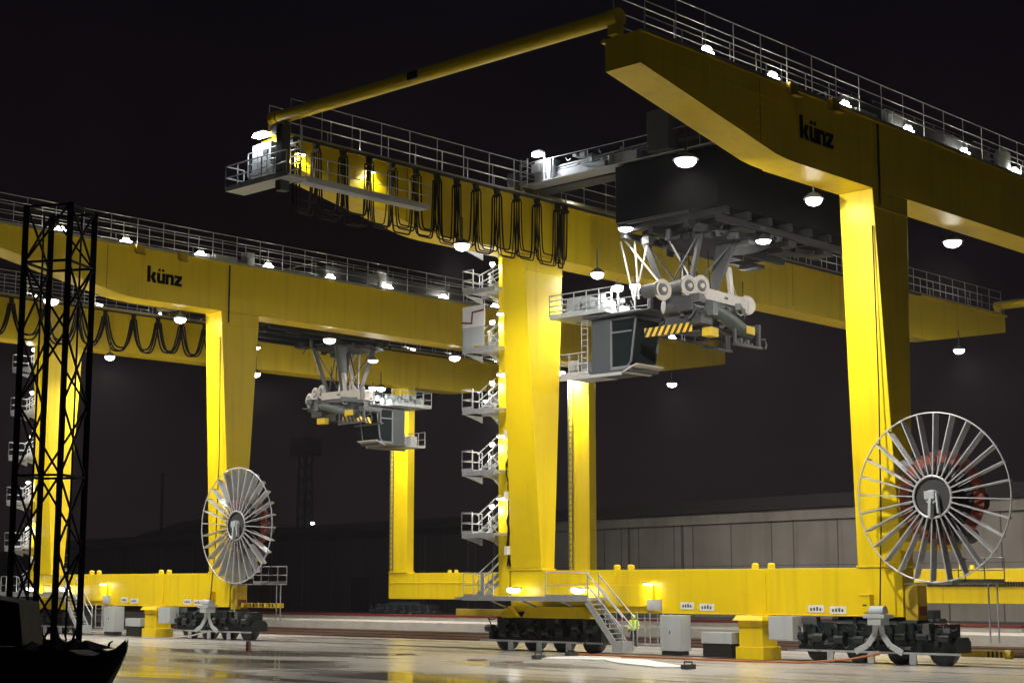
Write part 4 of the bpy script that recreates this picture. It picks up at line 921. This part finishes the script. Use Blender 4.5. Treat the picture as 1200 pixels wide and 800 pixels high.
b = MB(); b.tube([(150, 272.2, 0), (150, 272.2, 28.3)], [.5, .3], 8); tag(b.build('mast', M['hill']), 'plain thin dark mast rising above the far dark ridge at left', 'mast')
o = thing('street_lamp', 'distant white street lamp, a tiny dot near the far ridge', 'street lamp', (140, 206.5, 0))
b = MB(); b.tube([(0, 0, -.3), (0, 0, 15.2)], [.18, .1], 8); b.bar((0, 0, 15.2), (-.8, 0, 15.4), .12); b.build('pole', M['dark'], o)
b = MB(); b.tube([(-.8, 0, 15.35), (-.8, 0, 15.0), (-.8, 0, 14.9)], [.3, .34, .1], 10); b.build('lens', M['lamp'], o)

# ------------------------------------------------------------------ dark foreground: barge bow and lattice mast
ax = Vector((.6868, -.7269, 0)); fw = Vector((.7269, .6868, 0))
o = thing('barge', 'black unlit barge bow with upturned tip at the lower left corner', 'barge', (-50.0, -15.4, 0)); 
def BW(u, v, z): return tuple(ax*u+fw*v+Vector((0, 0, z)))
b = MB(); secs = []                                            # hull sections along the keel: (u, half width, keel z, deck z)
for u, hw, zk, zd in ((-6.0, 1.9, .0, 2.52), (-2.0, 1.9, .0, 2.52), (-.6, 1.8, .05, 2.52), (.1, 1.45, .45, 2.47), (.45, 1.05, 1.15, 2.40), (.75, .62, 1.75, 2.36), (.98, .28, 2.15, 2.45), (1.10, .07, 2.40, 2.585)):
    secs.append([BW(u, -hw, zd), BW(u, -hw*.9, zk+(zd-zk)*.5), BW(u, -hw*.45, zk), BW(u, hw*.45, zk), BW(u, hw*.9, zk+(zd-zk)*.5), BW(u, hw, zd), BW(u, hw*.9, zd-.06), BW(u, -hw*.9, zd-.06)])
vs = [p for s in secs for p in s]; fs = []
for i in range(len(secs)-1):
    for j in range(8): fs.append((i*8+j, i*8+(j+1) % 8, (i+1)*8+(j+1) % 8, (i+1)*8+j))
fs += [tuple(range(8)), tuple(range((len(secs)-1)*8, len(secs)*8))[::-1]]
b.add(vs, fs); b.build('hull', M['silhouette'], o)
b = MB(); b.hexa([BW(-1.5, -.5, 2.5), BW(-.36, -.5, 2.5), BW(-.36, .6, 2.5), BW(-1.5, .6, 2.5)], [BW(-1.5, -.5, 3.32), BW(-.44, -.5, 3.14), BW(-.44, .6, 3.14), BW(-1.5, .6, 3.32)]); b.build('shade_block', M['silhouette'], o, bevel=.02)  # added dark block standing in for bogie and gear lost in shade
b = MB(); b.tube([BW(.86, -.2, 2.46), BW(.88, -.2, 2.53), BW(.93, -.2, 2.565)], [.022, .018, .01], 6); b.build('mooring_hook', M['silhouette'], o)
b = MB()
for u, hw, z in ((.05, .35, 2.63), (.28, .3, 2.60), (-.35, .4, 2.56), (.52, .25, 2.57)):
    n = 10; ring = [BW(u+math.cos(t)*.38*rn.uniform(.7, 1.1), math.sin(t)*hw*1.6, 2.44) for t in (2*PI*i/n for i in range(n))]; b.add(ring+[BW(u+rn.uniform(-.05, .05), 0, z)], [(i, (i+1) % n, n) for i in range(n)]+[tuple(range(n))[::-1]])
q = b.build('tarpaulin_heap', M['silhouette']); q.location = o.location; tag(q, 'low crumpled dark heap lying on the black barge deck', 'tarpaulin')
def lattice(cx_, cy_, r, phi, zt, w=.125, bw=.05, pan=2.0, z0=0.):
    m = MB(); ps = [(cx_+r*math.cos(phi+k*PI/2), cy_+r*math.sin(phi+k*PI/2)) for k in range(4)]
    for x, y in ps: m.bar((x, y, z0), (x, y, zt), w, w)
    z = z0+.4; k = 0
    while z+pan < zt+.9:
        for i in range(4):
            a, c = ps[i], ps[(i+1) % 4]
            if (k+i) % 2: a, c = c, a
            m.bar((*a, z), (*c, min(zt, z+pan)), bw); 
            if i in (1, 3): m.bar((*c, z), (*a, min(zt, z+pan)), bw)
        if k % 3 == 0:
            for i in range(4): m.bar((*ps[i], z), (*ps[(i+1) % 4], z), bw*1.3)
        z += pan; k += 1
    for i in range(4): m.bar((*ps[i], zt-.05), (*ps[(i+1) % 4], zt-.05), bw*1.3)
    for i in range(2): m.tube([(*ps[i], 0.2), (ps[i][0]*.7+ps[i+1][0]*.3, ps[i][1]*.7+ps[i+1][1]*.3, 2), (ps[i][0]*.7+ps[i+1][0]*.3, ps[i][1]*.7+ps[i+1][1]*.3, zt)], .03, 5)
    return m
mcx, mcy = -39.33, 2.81
d_ = math.atan2(-.7269, .6868)
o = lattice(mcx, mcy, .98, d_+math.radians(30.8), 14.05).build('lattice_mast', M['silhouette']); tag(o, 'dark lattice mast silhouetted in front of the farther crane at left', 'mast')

# ------------------------------------------------------------------ camera
cd = bpy.data.cameras.new('camera'); cam = bpy.data.objects.new('camera', cd); COL.objects.link(cam)
cd.sensor_width = 36; cd.lens = 1913.12/1200*36; cd.clip_end = 6000; cd.clip_start = .1
yaw, pit, rol = math.radians(43.37256), math.radians(8.47955), math.radians(-.015)
d = Vector((math.cos(yaw)*math.cos(pit), math.sin(yaw)*math.cos(pit), math.sin(pit)))
r = Vector((math.sin(yaw), -math.cos(yaw), 0)); u = r.cross(d)
r, u = math.cos(rol)*r+math.sin(rol)*u, -math.sin(rol)*r+math.cos(rol)*u
cam.matrix_world = Matrix(((r.x, u.x, -d.x, -63.682), (r.y, u.y, -d.y, -37.959), (r.z, u.z, -d.z, 3.4), (0, 0, 0, 1)))
sc.camera = cam

# ------------------------------------------------------------------ night sky and faint moonlight
wd = bpy.data.worlds.new('World'); sc.world = wd; wd.use_nodes = True; nt = wd.node_tree
bg = nt.nodes['Background']
sky = nt.nodes.new('ShaderNodeTexSky'); sky.sky_type = 'NISHITA'; sky.sun_disc = False
sky.sun_elevation = math.radians(-3); sky.sun_rotation = math.radians(200); sky.air_density = 1; sky.dust_density = 3
tcw = nt.nodes.new('ShaderNodeTexCoord'); sp = nt.nodes.new('ShaderNodeSeparateXYZ'); nt.links.new(tcw.outputs['Generated'], sp.inputs[0])
cr = nt.nodes.new('ShaderNodeValToRGB'); e = cr.color_ramp.elements
e[0].position = 0; e[0].color = (.0032, .0021, .0025, 1); e[1].position = .34; e[1].color = (.0010, .0006, .0012, 1)
e2 = cr.color_ramp.elements.new(.14); e2.color = (.0018, .0011, .0015, 1)
cn = nt.nodes.new('ShaderNodeTexNoise'); cn.inputs['Scale'].default_value = 2.6; cn.inputs['Detail'].default_value = 5; nt.links.new(tcw.outputs['Generated'], cn.inputs['Vector'])
mm = nt.nodes.new('ShaderNodeMapRange'); mm.inputs['From Min'].default_value = .3; mm.inputs['From Max'].default_value = .7; mm.inputs['To Min'].default_value = .5; mm.inputs['To Max'].default_value = 1.6
nt.links.new(cn.outputs['Fac'], mm.inputs['Value']); nt.links.new(sp.outputs['Z'], cr.inputs['Fac'])
mul = nt.nodes.new('ShaderNodeMix'); mul.data_type = 'RGBA'; mul.blend_type = 'MULTIPLY'; mul.inputs['Factor'].default_value = 1
nt.links.new(cr.outputs['Color'], mul.inputs['A']); nt.links.new(mm.outputs['Result'], mul.inputs['B'])
addn = nt.nodes.new('ShaderNodeMix'); addn.data_type = 'RGBA'; addn.blend_type = 'ADD'; addn.inputs['Factor'].default_value = .01
nt.links.new(mul.outputs['Result'], addn.inputs['A']); nt.links.new(sky.outputs['Color'], addn.inputs['B'])
nt.links.new(addn.outputs['Result'], bg.inputs['Color']); bg.inputs['Strength'].default_value = 1.0
sl = bpy.data.lights.new('moonlight', 'SUN'); sl.energy = .02; sl.angle = math.radians(.5); sl.color = (.8, .88, 1)
so = bpy.data.objects.new('moonlight', sl); COL.objects.link(so); so.rotation_euler = (math.radians(50), 0, math.radians(-60))

# ------------------------------------------------------------------ damp night air
b = MB(); b.box(-110, 420, -120, 620, -1.4, 48.0); hz = tag(b.build('haze', []), kind='stuff')
hm = bpy.data.materials.new('haze'); hm.use_nodes = True; hn = hm.node_tree; hn.nodes.remove(hn.nodes['Principled BSDF'])
pv = hn.nodes.new('ShaderNodeVolumePrincipled'); pv.inputs['Color'].default_value = (.98, .92, .96, 1); pv.inputs['Density'].default_value = HAZE; pv.inputs['Anisotropy'].default_value = .35
hn.links.new(pv.outputs['Volume'], hn.nodes['Material Output'].inputs['Volume']); hz.data.materials.append(hm)

sc.view_settings.view_transform = 'Standard'; sc.view_settings.look = 'None'; sc.view_settings.exposure = 1.32; sc.view_settings.gamma = 1
sc.render.engine = 'CYCLES'; sc.cycles.use_denoising = True; sc.cycles.max_bounces = 8; sc.cycles.diffuse_bounces = 3
sc.cycles.sample_clamp_indirect = 6; sc.cycles.use_light_tree = True
